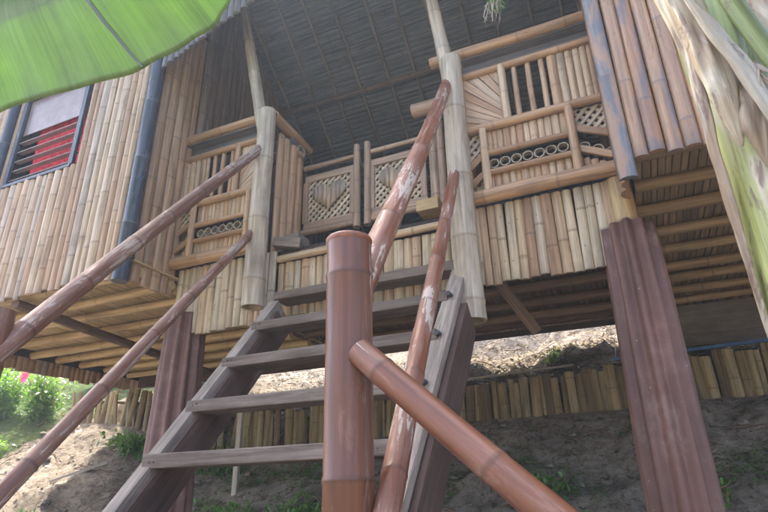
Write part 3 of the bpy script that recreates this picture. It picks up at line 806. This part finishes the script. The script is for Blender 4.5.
# ------------------------------------------------------------------ staircase
ST = thing('staircase', (-1.48, 1.6, -1.2), 'steep grey plank staircase with flaking brown bamboo handrails climbing to the porch', 'staircase')
RUN = V((0, .228, .263)); sdir = RUN.normalized(); snrm = V((0, -.283, .245)).normalized()      # up the stair; out towards the viewer
T0 = V((0, 1.967, .191))                   # front lower corner line of the first visible tread
def onstair(x, s, out): q = T0 + sdir * s + snrm * out; return V((x, q.y, q.z))
for x, sw in ((-2.037, .07), (-.79, .088)):
    mb = MB(); beam(mb, onstair(x, -1.35, -.153), onstair(x, 1.33 if x < -1 else 1.42, -.153), sw, .22, tuple(snrm), jit=.003)
    mb.build('stringer', [M['strlight'] if x < -1 else M['strlight']], ST, .004)
step = math.hypot(.245, .283)
for k in range(-5, 5):
    p = T0 + RUN * k + V((0, 0, .02 if k == -1 else 0))
    xl, xr = -2.045, -.80
    tl = U(-.007, .007)
    mb = MB(); beam(mb, (xl + U(-.01, .01), p.y + .08, p.z + tl - .039), (xr + U(-.01, .02), p.y + .08, p.z - tl - .039), .158, .058, jit=.003, rnd=random.random())
    td = mb.build('tread', [M['tread']], ST, .005)
    for nx_ in (xl + .04, xl + .065, xr - .10):
        m = MB(); pole(m, (nx_, p.y - .002, p.z - .04 + U(-.012, .012)), (nx_, p.y + .01, p.z - .04), .0035, .0035, 8, 1, knots=False); m.build('nail', [M['bolt']], td)
    for (x, dx) in ((-.822, 0),):
        m = MB(); pole(m, (x + .03, p.y - .014, p.z - .03), (x + .03, p.y + .03, p.z - .03), .013, .013, 10, 1, knots=False); m.build('bolt', [M['bolt']], td)
# darker outer plank beside the right stringer
mb = MB(); beam(mb, onstair(-.728, -1.35, -.185), onstair(-.728, 1.02, -.185), .03, .20, tuple(snrm), jit=.003); mb.build('side_board', [M['dkwood']], ST, .004)
mb = MB(); beam(mb, onstair(-1.99, -1.35, -.17), onstair(-1.99, 1.25, -.17), .018, .18, tuple(snrm), jit=.003); mb.build('side_board', [M['dkwood']], ST, .004)
# newel posts
mb = MB(); pole(mb, (-.70, 1.37, -1.6), (-.712, 1.37, .695), .0690, .0665, 32, .49, hollow=False, rnd=.31, swell=.05)
nw = mb.build('newel_post', [M['newel']], ST)
m = MB()   # rounded lip and node disc closing the top
K = 32; vs = []; prof = [(.0665, .694), (.070, .700), (.0705, .708), (.067, .713), (.058, .712), (.054, .704), (.0, .703)]
for r, z in prof:
    for i in range(K): a = 2*math.pi*i/K; vs.append((-.712 + r*math.cos(a), 1.37 + r*math.sin(a), z))
fs = [(j*K+i, j*K+(i+1) % K, (j+1)*K+(i+1) % K, (j+1)*K+i) for j in range(len(prof)-1) for i in range(K)]
m.add(vs, fs, [[(vs[q][0], vs[q][1]) for q in f] for f in fs], .3); m.build('post_cap', [M['railR']], nw)
mb = MB(); pole(mb, (-2.27, 1.33, -1.7), (-2.27, 1.33, .70), .068, .064, 24, .385, rnd=.7, swell=.035); mb.build('newel_post', [M['railL']], ST)
# handrails
for (a, b, r0, r1, mt, bd, rn) in (
    ((-2.245, 1.30, .47), (-2.235, 2.86, 2.40), .045, .036, 'railL', .012, .2),
    ((-2.235, 1.42, -.07), (-2.23, 2.87, 1.73), .037, .029, 'railL', .010, .6),
    ((-.695, 1.37, .515), (-.775, 2.88, 2.50), .046, .037, 'railR', .010, .45),
    ((-.600, 1.30, -.16), (-.755, 2.80, 1.745), .036, .031, 'railR', .010, .8),
    ((-.655, 1.325, .352), (-.02, 1.20, -.19), .037, .039, 'newel', .003, .9)):
    mb = MB(); pole(mb, a, b, r0, r1, 22, .36, bend=bd, rnd=rn, hollow=True, capmi=0, swell=.045); mb.build('handrail', [M[mt]], ST)
mb = MB(); beam(mb, (-2.4, 1.05, -.92), (-.5, 1.05, -.92), .8, .06); mb.build('landing', [M['tread']], ST, .005)
for x in (-2.3, -.6):
    mb = MB(); beam(mb, (x, .8, -1.8), (x, .8, -.95), .08, .08, (1, 0, 0)); mb.build('landing_leg', [M['dkwood']], ST, .005)

# ------------------------------------------------------------------ retaining fences
def fence(x0, x1, topf, label, lo, hi, wd, lean, gap=0.):
    F = thing('bamboo_fence', ((x0 + x1) / 2, YF - .03, ground((x0 + x1) / 2, YF)), label, 'fence')
    mb = MB(); x = x0
    while x < x1:
        ww = wd * U(.6, 1.35); b = lerp(ZF, x) - .25; l = U(-lean, lean); t = topf(x) + U(-.035, .03)
        q = random.random()
        if q < .985: pole(mb, (x, YF - .03 + U(-.012, .012), b), (x + l, YF - .03 + U(-.015, .015), t), ww / 2 * 1.08, ww / 2 * 1.0, 10, .4, True, (U(-.2, .2), -1, 0), sq=.7, rnd=U(lo, hi))
        x += ww * (.78 + (gap if random.random() < .25 else 0))
    mb.build('slat_panel', [M['fence']], F)
    m = MB(); pole(m, (x0, YF + .03, topf(x0) - .08), (x1, YF + .03, topf(x1) - .08), .022, .02, 10, .5, bend=.01); m.build('fence_rail', [M['fence']], F)
    x = x0 + .3
    while x < x1:
        m = MB(); pole(m, (x, YF + .05, topf(x) - .9), (x, YF + .05, topf(x) + .0), .028, .026, 10, .4); m.build('fence_post', [M['fence']], F); x += 1.2
    return F
F1 = fence(-3.5, 2.6, lambda x: lerp([(-3.5, .86), (-1.6, .935), (-.3, 1.0), (1, 1.06), (2.6, 1.12)], x), 'low olive-brown split bamboo retaining fence under the porch holding the bank behind the stairs', 0, .9, .075, .025, .0)
m = MB(); beam(m, (-.12, YF - .07, 1.06), (2.6, YF - .07, 1.14), .02, .028); m.build('blue_edging', [M['tarp']], F1)
F2 = fence(-6.9, -3.52, lambda x: lerp([(-6.9, 1.32), (-5.6, 1.25), (-4.5, 1.1), (-3.5, .95)], x), 'crooked grey split bamboo fence below the left wing beside the pink flowers', .2, 1., .075, .11, .5)

# loose stakes and sticks
def loose(name, pts, r, mat, label, cat):
    mb = MB()
    for a, b in zip(pts, pts[1:]): beam(mb, a, b, r * 2, r * 1.3, (0, -1, .1), jit=.002)
    o = mb.build(name, [mat], None, .003); tag(o, label, cat); return o
loose('wooden_stake', [(-3.69, 4.75, .0), (-3.73, 4.8, 1.12)], .028, M['stick'], 'pale upright wooden stake seen through the stair treads', 'stake')
loose('fallen_stick', [(-5.72, 4.3, ground(-5.72, 4.3) + .05), (-5.42, 4.72, ground(-5.42, 4.72) + .05)], .02, M['stick'], 'short weathered stick lying on the sandy bank at left', 'stick')
loose('cut_branch', [(-1.9, 5.62, 1.05), (-.5, 5.75, 1.13)], .012, M['stick'], 'thin pale branch lying along the top of the right fence', 'branch')

# ------------------------------------------------------------------ plants
def leaf(mb, p, d, n, L, Wd, rnd, mi=0, fold=.25, droop=.2):
    d = d.normalized(); s = d.cross(n).normalized(); n = s.cross(d).normalized()
    pts = []
    for t, k in ((0, .05), (.25, .8), (.55, 1.), (.82, .6), (1., .02)):
        c = p + d * (L * t) - V((0, 0, 1)) * (droop * L * t * t)
        pts += [c + s * (Wd/2*k) + n * (fold*Wd/2*k), c, c - s * (Wd/2*k) + n * (fold*Wd/2*k)]
    fs = []; uv = []
    for i in range(4):
        for j in (0, 1):
            a = 3*i + j; fs.append((a, a+1, a+4, a+3)); uv.append([(j*.1, i*.1), (j*.1+.1, i*.1), (j*.1+.1, i*.1+.1), (j*.1, i*.1+.1)])
    mb.add(pts, fs, uv, rnd, None, True, mi)
def rv(): 
    while True:
        q = V((U(-1, 1), U(-1, 1), U(-1, 1)))
        if .05 < q.length < 1: return q
def shrub(name, c, r, n, L, mat, label, cat, group=None, flowers=0, stems=9, tall=(.9, 1.9)):
    c = V(c); T = thing(name, (c.x, c.y, c.z), label, cat, group)
    st = MB(); fo = MB(); tips = []
    for i in range(stems):
        q = rv(); tip = c + V((q.x * r[0], q.y * r[1], r[2] * U(*tall)))
        mid = c + (tip - c) * .5 + V((U(-.05, .05), U(-.05, .05), r[2] * .2)); b = c + V((q.x * .15 * r[0], q.y * .15 * r[1], -.08))
        pole(st, b, mid, .008, .006, 6, 9, knots=False); pole(st, mid, tip, .006, .003, 6, 9, knots=False); tips += [mid, tip, (b + mid) / 2]
    cl = [(t, U(.25, .55)) for t in tips]
    for i in range(n):
        t, k = random.choice(cl); q = rv()
        p = t + V((q.x * r[0] * k, q.y * r[1] * k, q.z * r[2] * k))
        p.z = max(p.z, ground(p.x, p.y) + .01)
        d = (rv() + V((0, -.3, .3)) + q * .6); leaf(fo, p, d, V((U(-.5, .5), U(-.6, .2), 1)), L * U(.5, 1.3), L * U(.25, .5), random.random())
    st.build('stem', [M['dry']], T); fo.build('foliage', [mat], T)
    for i in range(flowers):
        f = MB(); p = V(((-7.80, 4.72, 1.59), (-7.74, 4.7, 1.62), (-7.10, 4.72, 1.46))[i])
        for k in range(6):
            a = k * math.pi / 3; leaf(f, p, V((math.cos(a), -.35, math.sin(a))), V((0, -1, 0)), .10, .085, random.random(), 0, .3, 0)
        f.build('flower', [M['pink']], T)
    return T
sh = [((-8.3, 5.2), (.55, .45, .42), 2600, 'leafy light green shrub with pink flowers at the left edge', 3),
      ((-7.55, 5.35), (.40, .35, .32), 1700, 'bright green shrub between the flowering shrub and the crooked fence', 0),
      ((-8.4, 6.9), (.9, .7, .7), 2600, 'taller bright green bush standing uphill behind the flowering shrub', 0),
      ((-10.6, 6.6), (1.2, .9, .9), 2600, 'large bush uphill at the far left edge behind the flowers', 0),
      ((-7.3, 4.5), (.28, .25, .14), 500, 'small dark leafy clump on the sand below the flowering shrub', 0)]
for (x, y), r, n, lab, fl in sh:
    shrub('shrub', (x, y, ground(x, y)), r, n, .085, M['bright'], lab, 'shrub', 'shrubs on the slope left of the house', fl, 14)
for (x, y), r, n, L, lab in [
    ((-5.25, 4.95), (.42, .25, .16), 650, .085, 'spreading dark green weeds below the crooked fence'),
    ((-5.35, 3.86), (.10, .10, .06), 70, .085, 'tiny weed alone on the sandy bank at left'),
    ((-3.35, 4.1), (.42, .35, .16), 900, .06, 'green ground weed seen between the lowest treads beside the left stringer'),
    ((-4.3, 5.1), (.4, .2, .24), 700, .06, 'dark weed at the fence foot behind the second gap of the stairs'),
    ((-2.55, 4.2), (.40, .35, .13), 650, .06, 'low green weed under the lowest tread beside the brown newel post'),
    ((-1.75, 5.15), (.25, .12, .16), 240, .06, 'weed growing against the fence right of the staircase'),
    ((-.62, 4.3), (.25, .2, .09), 260, .06, 'small light green weed on the bank left of the right iron column'),
    ((-.36, 3.9), (.22, .16, .09), 260, .06, 'weed at the lower frame edge left of the right iron column'),
    ((.40, 4.25), (.10, .1, .08), 60, .055, 'tiny weed on the bank just right of the right iron column'),
    ((-.75, 6.3), (.15, .12, .12), 90, .06, 'young sunlit seedling on the dirt above the right fence'),
    ((-1.9, 6.6), (.25, .15, .10), 120, .05, 'sunlit seedlings above the fence beside the right post')]:
    shrub('weed', (x, y, ground(x, y)), r, n, L, M['bright'] if y > 6 else M['weed'], lab, 'weed', 'weeds on the bank', 0, 9, (.2, 1.2))
# tree uphill behind the house; added out of view so its crown dapples the ledge
TR = thing('shade_tree', (-4.4, 11.0, ground(-4.4, 11.0)), 'unseen leafy crown added behind the house to dapple the ledge', 'shade_tree')
mb = MB(); g0 = ground(-4.4, 11.0); b0 = V((-4.4, 11.0, g0 - .2)); b1 = V((-4.2, 10.7, g0 + 2.4)); pole(mb, b0, b1, .14, .09, 12, 9, knots=False)
tips = []
for i in range(11):
    a = i * 2.4; t1 = b1 + V((math.cos(a) * U(.8, 1.9), math.sin(a) * U(.8, 1.9), U(.5, 1.9))); pole(mb, b1 - V((0, 0, U(0, .5))), t1, .045, .015, 8, 9, knots=False); tips += [t1, (b1 + t1) / 2]
mb.build('trunk', [M['dark']], TR); mb = MB()
for i in range(5200):
    t_ = random.choice(tips); q = rv(); leaf(mb, t_ + q * .62, rv(), V((U(-.5, .5), U(-.5, .5), 1)), U(.10, .19), U(.05, .08), random.random())
mb.build('crown', [M['bright']], TR)
# dry litter over the bank: beyond counting
mb = MB()
for i in range(7500):
    x = U(-8, 3); y = U(3.0, 8.5) if random.random() < .55 else U(5.6, 6.7)
    if 5.3 < y < 5.6: continue
    if y < 5.3 and random.random() < .35: continue
    p = V((x, y, ground(x, y) + .008)); a = U(0, 6.28)
    leaf(mb, p, V((math.cos(a), math.sin(a), U(-.1, .35))), V((U(-.5, .5), U(-.5, .5), 1)), U(.03, .085), U(.01, .03), random.random(), 0, .3, .1)
o = mb.build('leaf_litter', [M['dry']]); tag(o, 'dry brown leaf litter scattered over the hillside soil', 'leaf litter', None, 'stuff')
mb = MB()
for i in range(900):
    x = U(-8, 3); y = U(3.0, 5.3); r = U(.006, .022) * (1.5 if random.random() < .1 else 1); p = V((x, y, ground(x, y) + r * .3))
    K = 6; vs = [p + V((math.cos(a*6.283/K) * r * U(.7, 1.2), math.sin(a*6.283/K) * r * U(.7, 1.2), 0)) for a in range(K)]
    vs += [p + V((U(-.3, .3)*r, U(-.3, .3)*r, r * U(.5, .9)))] 
    mb.add(vs, [(k, (k+1) % K, K) for k in range(K)], [[(0, 0)]*3]*K, random.random(), None, True)
o = mb.build('clods', [M['dirt']]); tag(o, 'small clods and stones lying on the bank', 'stones', None, 'stuff')

mb = MB()
for i in range(520):
    x = U(-8, 3); y = U(5.65, 8.6) if random.random() < .7 else U(3.2, 5.2)
    a = U(-.5, .5) + (0 if random.random() < .7 else 1.5); L = U(.08, .5); d = V((math.cos(a), math.sin(a), 0)) * L
    p = V((x, y, ground(x, y) + .012)); q = p + d; q.z = ground(q.x, q.y) + U(.005, .04); m_ = (p + q) / 2 + V((0, U(-.02, .02), U(0, .03)))
    w_ = U(.0025, .008); k = U(0, 1); pole(mb, p, m_, w_, w_ * .9, 5, 9, knots=False, rnd=k); pole(mb, m_, q, w_ * .9, w_ * .5, 5, 9, knots=False, rnd=k)
o = mb.build('twigs', [M['dark']]); tag(o, 'brown twigs and roots strewn over the bank', 'twigs', None, 'stuff')
mb = MB()
for i in range(21000):  # litter packed denser near the fence in place of a shadow band
    x = U(-5, 3); y = 5.62 + abs(random.gauss(0, .42) if random.random() < .5 else random.gauss(0, 1.5)); 
    if noise.noise(V((x * 1.7, y * 2.2, 4))) < -.2: continue
    p = V((x, y, ground(x, y) + U(.0, .03))); a = U(0, 6.28)
    leaf(mb, p, V((math.cos(a), math.sin(a), U(-.1, .6))), V((U(-.5, .5), U(-.5, .5), 1)), U(.03, .10), U(.006, .02), random.random(), 0, .3, .1)
o = mb.build('dead_grass', [M['mulch']]); tag(o, 'matted dark dead grass and leaf mould on the ledge behind the fence, thickened to stand in for shadow', 'dead grass', None, 'stuff')

mb = MB(); n_ = 0
while n_ < 9500:
    x = U(-5.2, .9); y = U(2.9, 5.3)
    v = noise.noise(V((x * 1.6, y * 1.9, 8))) + .35 * noise.noise(V((x * 7, y * 7, 2)))
    lim = .02 if -4.6 < x < -1.9 else .30
    if v < lim: 
        if random.random() > .004: continue
    p = V((x, y, ground(x, y) + U(0, .035))); a = U(0, 6.28); n_ += 1
    leaf(mb, p, V((math.cos(a), math.sin(a), U(.0, .7))), V((U(-.4, .4), U(-.6, .2), 1)), U(.018, .05), U(.010, .024), random.random(), 0, .3, .2)
o = mb.build('ground_cover', [M['weed']]); tag(o, 'low creeping green ground cover over the shaded bank behind the stairs', 'ground cover', None, 'stuff')
mb = MB()
for i in range(110):
    x = U(-7, 3); y = U(3.0, 5.2); r = U(.012, .05) * (1 if random.random() < .8 else 1.5); sd = U(0, 99); c = V((x, y, ground(x, y) + r * .15)); K = 8
    vs = []; 
    for j in range(4):
        ph = .3 + j * .42
        for k in range(K): q = V((math.cos(k*6.283/K) * math.sin(ph + .3), math.sin(k*6.283/K) * math.sin(ph + .3), math.cos(ph) * .8 - .1)); vs.append(c + q * r * (1 + .5 * noise.noise(q * 1.5 + V((sd, 0, 0)))))
    fs = [(j*K+k, (j+1)*K+k, (j+1)*K+(k+1) % K, j*K+(k+1) % K) for j in range(3) for k in range(K)] + [tuple(range(K))]
    mb.add(vs, fs, [[(0, 0)] * len(f) for f in fs], random.random(), None, False)
o = mb.build('pebbles', [M['stone']]); tag(o, 'grey stones half sunk in the bank', 'stones', None, 'stuff')

# grassy blades in the bottom right corner
T = thing('grass_tuft', (.62, 2.3, ground(.62, 2.3)), 'tuft of long green blades at the bottom right below the iron column', 'grass tuft')
mb = MB()
for i in range(16):
    a = U(0, 6.28); leaf(mb, V((.52 + U(-.03, .03), 2.2, -.38)), V((math.cos(a) * .8 - .2, math.sin(a) * .5, U(.5, 1.0))), V((U(-.2, .2), -1, .2)), U(.2, .40), .028, random.random(), 0, .3, .35)
mb.build('blade', [M['weed']], T)
mb = MB(); pole(mb, (.52, 2.2, ground(.52, 2.2) - .05), (.52, 2.2, -.36), .012, .01, 8, 9, knots=False); mb.build('stem', [M['petiole']], T)

# ------------------------------------------------------------------ banana plants
def sweep(mb, path, wid, arc, rnd, rough=.0, th=0, flip=None, seg=12, twist=0.):
    """curved leaf-sheath strip: path points, half width per point, arc height ratio, outward direction"""
    n = len(path); vs = []; fs = []; uv = []
    # smooth path
    P = []; Wd = []; sub = 8
    for i in range(n - 1):
        p0 = path[max(0, i-1)]; p1 = path[i]; p2 = path[i+1]; p3 = path[min(n-1, i+2)]
        for k in range(sub):
            t = k / sub
            P.append(.5 * ((2*p1) + (p2-p0)*t + (2*p0-5*p1+4*p2-p3)*t*t + (3*p1-p0-3*p2+p3)*t*t*t)); Wd.append(wid[i] + (wid[i+1]-wid[i]) * t)
    P.append(path[-1]); Wd.append(wid[-1]); m = len(P); Ls = 0
    out = flip if flip else V((0, -1, 0))
    for j, p in enumerate(P):
        d = (P[min(m-1, j+1)] - P[max(0, j-1)]).normalized(); s = d.cross(out).normalized(); nn = s.cross(d).normalized()
        if twist: 
            a = twist * j / m; s, nn = s * math.cos(a) + nn * math.sin(a), nn * math.cos(a) - s * math.sin(a)
        if j: Ls += (p - P[j-1]).length
        for i in range(seg + 1):
            x = -1 + 2 * i / seg
            e = rough * noise.noise(V((x * 3, Ls * 14, rnd * 50))) * Wd[j]
            ed = 1 + (rough * 1.2 * noise.noise(V((Ls * 9, 3 * x, rnd * 30))) if abs(x) > .8 else 0)
            vs.append(p + s * (x * Wd[j] * ed) + nn * (math.sqrt(max(0, 1 - x*x*.92)) * Wd[j] * arc + e))
            uv.append((x * Wd[j], Ls))
    for j in range(m - 1):
        for i in range(seg): a = j*(seg+1)+i; fs.append((a, a+1, a+seg+2, a+seg+1))
    mb.add(vs, fs, [[uv[q] for q in f] for f in fs], rnd)
def solid(o, t):
    s = o.modifiers.new('thick', 'SOLIDIFY'); s.thickness = t; s.offset = -1

BP = thing('banana_plant', (.385, 1.35, ground(.385, 1.35)), 'banana plant trunk with peeling dry sheaths standing at the right edge', 'banana plant')
def catmull(ax, sub=10):
    P = []
    for i in range(len(ax) - 1):
        p0 = ax[max(0, i-1)]; p1 = ax[i]; p2 = ax[i+1]; p3 = ax[min(len(ax)-1, i+2)]
        for k in range(sub): t = k/sub; P.append(.5 * ((2*p1) + (p2-p0)*t + (2*p0-5*p1+4*p2-p3)*t*t + (3*p1-p0-3*p2+p3)*t*t*t))
    return P + [ax[-1]]
def stalk(mb, ax, rads, rnd, lump=.006, K=36):
    P = catmull(ax); vs = []; fs = []; uv = []
    for j, p in enumerate(P):
        t = j / (len(P) - 1) * (len(rads) - 1); q = min(int(t), len(rads) - 2); R0 = rads[q] + (rads[q+1] - rads[q]) * (t - q)
        d = (P[min(len(P)-1, j+1)] - P[max(0, j-1)]).normalized(); d, u, n = frame(d)
        for i in range(K):
            a = 2*math.pi*i/K; r = R0 * (1 + lump * 8 * noise.noise(V((math.cos(a), math.sin(a), p.z*2.5 + rnd * 9))) + lump * 9 * max(0, math.cos(3*a + p.z*1.2)))
            vs.append(p + u*math.cos(a)*r + n*math.sin(a)*r)
    for j in range(len(P)-1):
        for i in range(K): k = (i+1) % K; fs.append((j*K+i, j*K+k, (j+1)*K+k, (j+1)*K+i)); w_ = 6.283*rads[0]/K; uv.append([(i*w_, P[j].z), ((i+1)*w_, P[j].z), ((i+1)*w_, P[j+1].z), (i*w_, P[j+1].z)])
    mb.add(vs, fs, uv, rnd)
mb = MB(); stalk(mb, [V((.40, 1.36, -1.6)), V((.392, 1.36, -.6)), V((.385, 1.355, .2)), V((.380, 1.35, .7)), V((.372, 1.35, 1.1)), V((.36, 1.35, 1.6)), V((.36, 1.35, 2.1))], [.125, .118, .112, .110, .108, .10, .09], .62)
mb.build('trunk', [M['trunk']], BP)
def sh(pts, wd, arc, rn, mt, rough=.25, out=None):
    mb = MB(); sweep(mb, [V(q) for q in pts], wd, arc, rn, rough, flip=out)
    o = mb.build('leaf_sheath' if mt == 'sheath' else 'leaf_stalk', [M[mt]], BP); solid(o, .004); return o
# pale strip peeling down the left flank
sh([(.272, 1.33, .20), (.270, 1.315, .36), (.266, 1.295, .52), (.262, 1.275, .66), (.260, 1.25, .80), (.258, 1.23, .94), (.240, 1.22, 1.08), (.215, 1.23, 1.25), (.19, 1.24, 1.5)], (.003, .010, .014, .017, .019, .022, .022, .02, .02), .45, .21, 'sheath', .22, V((-1, -.6, 0)))
sh([(.298, 1.215, .66), (.292, 1.20, .80), (.284, 1.195, .93), (.268, 1.19, 1.06), (.245, 1.19, 1.25)], (.004, .030, .036, .034, .03), .55, .43, 'sheath', .3, V((-.3, -1, 0)))
# green stalks
sh([(.318, 1.23, .72), (.322, 1.215, .86), (.325, 1.20, 1.0), (.322, 1.20, 1.2), (.31, 1.2, 1.5)], (.02, .036, .040, .038, .034), .8, .12, 'petiole', .05)
sh([(.44, 1.20, .62), (.405, 1.19, .78), (.37, 1.18, .92), (.345, 1.17, 1.05), (.325, 1.16, 1.3)], (.02, .022, .022, .022, .022), .9, .52, 'petiole', .05)
# pale and brown sheaths crossing from the right
sh([(.360, 1.165, .60), (.357, 1.165, .64), (.352, 1.16, .68), (.332, 1.16, .80), (.306, 1.16, .90), (.280, 1.16, 1.0), (.262, 1.17, 1.09)], (.002, .008, .014, .018, .018, .012, .004), .7, .66, 'sheath', .22)
sh([(.46, 1.19, .76), (.44, 1.16, .82), (.42, 1.14, .88), (.395, 1.135, .97), (.375, 1.13, 1.1), (.37, 1.13, 1.3)], (.01, .03, .034, .03, .03, .03), .6, .83, 'sheath', .3)
sh([(.335, 1.22, .60), (.345, 1.205, .68), (.352, 1.20, .74), (.345, 1.20, .82)], (.004, .035, .04, .02), .4, .95, 'sheath', .35)
# torn dry ribbons hanging from the sheaths
for i in range(7):
    a = V((U(.32, .40), 1.16, U(.70, .88))); mb = MB()
    l = U(.05, .11); sx_ = U(-.03, .03)
    sweep(mb, [a, a + V((sx_ * .4, -.008, -l * .35)), a + V((sx_ * 1.2, -.012, -l * .7)), a + V((sx_, -.006, -l))], (.003, .005, .004, .0008), .3, random.random(), .3, seg=4, twist=U(-1.5, 1.5))
    o = mb.build('dry_ribbon', [M['sheath']], BP); solid(o, .001)
# the big leaf of another plant hanging into the top left
BL = thing('banana_leaf', (-1.9, 1.2, 2.5), 'huge backlit green banana leaf hanging across the top left corner', 'leaf')
edge = [(-3.3, 1.12), (-2.9, 1.40), (-2.426, 1.635), (-2.06, 1.60), (-1.72, 1.555), (-1.46, 1.56), (-1.28, 1.605), (-1.17, 1.665), (-1.12, 1.76), (-1.10, 1.86), (-1.12, 1.98)]
mid = [(-3.4, 2.55), (-3.1, 2.53), (-2.8, 2.50), (-2.5, 2.46), (-2.2, 2.41), (-1.95, 2.35), (-1.7, 2.28), (-1.5, 2.21), (-1.35, 2.15), (-1.22, 2.08), (-1.12, 2.0)]
def interp(tab, t):
    k = t * (len(tab) - 1); i = min(int(k), len(tab) - 2); f = k - i; g = lambda q: V((tab[q][0], 0, tab[q][1]))
    p0, p1, p2, p3 = g(max(0, i-1)), g(i), g(i+1), g(min(len(tab)-1, i+2))
    return .5 * ((2*p1) + (p2-p0)*f + (2*p0-5*p1+4*p2-p3)*f*f + (3*p1-p0-3*p2+p3)*f*f*f)
mb = MB(); NU, NV = 150, 22; vs = []; uv = []; fs = []
for side in (0, 1):
    b0 = len(vs)
    for i in range(NU + 1):
        t = i / NU; e = interp(edge, t); m_ = interp(mid, t)
        L = (e - m_).length
        for j in range(NV + 1):
            s = j / NV
            if side == 0:
                p = m_ * (1 - s) + e * s; p.y = 1.2 - .16 * math.sin(math.pi * s) * (1 - s) * min(1, L * 2)
            else:
                p = m_ + V((0, 0, 1)) * (L * .75 * s); p.y = 1.2 - L * .45 * s - .03 * math.sin(math.pi * s)
            p.y += .004 * math.sin(t * 60) * s + .02 * noise.noise(V((t * 7, s * 2, side * 5.)))
            
            vs.append(p); uv.append((t * 2.4, s * L))
    for i in range(NU):
        for j in range(NV):
            a = b0 + i*(NV+1)+j; fs.append((a, a+1, a+NV+2, a+NV+1))
mb.add(vs, fs, [[uv[q] for q in f] for f in fs], .6)
o = mb.build('leaf_blade', [M['banleaf']], BL); solid(o, .0012)
fp = []
for sv, tv in ((1.0, .468), (.9, .462), (.78, .455), (.62, .447), (.45, .44), (.3, .435)):
    k = int(round(tv * NU)) * (NV + 1) + int(round(sv * NV)); fp.append(V(vs[k]) + V((0, -.004, 0)))
mb = MB(); sweep(mb, fp, (.003, .006, .008, .009, .009, .007), .25, .3, .1)
o = mb.build('leaf_fold', [M['fold']], BL); solid(o, .001)
mb = MB(); q = [interp(mid, i / 10) + V((0, 1.2, .0)) for i in range(11)]
for a, b, r in zip(q, q[1:], [.024 - .0018 * i for i in range(10)]): pole(mb, a, b, r, r - .0018, 10, 9, knots=False)
mb.build('midrib', [M['petiole']], BL)

# small epiphyte hanging near the top
HP = thing('hanging_plant', (-.40, 2.75, 3.05), 'small tangle of green leaves and pale roots hanging above the right balustrade', 'hanging plant')
mb = MB(); mb2 = MB(); c = V((-.385, 2.75, 2.90))
pole(mb, (c.x, c.y, roofz(2.75)), (c.x, c.y, 2.88), .003, .003, 6, 9, knots=False)
for i in range(22):
    a = c + V((U(-.05, .06), U(-.04, .04), U(-.02, .05))); b = a + V((U(-.04, .04), U(-.03, .03), U(-.03, -.12))); e = b + V((U(-.03, .03), U(-.02, .02), U(-.02, -.08)))
    pole(mb, a, b, .0035, .0025, 6, 9, knots=False); pole(mb, b, e, .0025, .001, 6, 9, knots=False)
for i in range(40): leaf(mb2, c + V((U(-.05, .06), U(-.04, .04), U(-.05, .08))), rv(), V((0, -1, .3)), U(.04, .08), .018, random.random())
mb.build('roots', [M['stick']], HP); mb2.build('foliage', [M['weed']], HP)
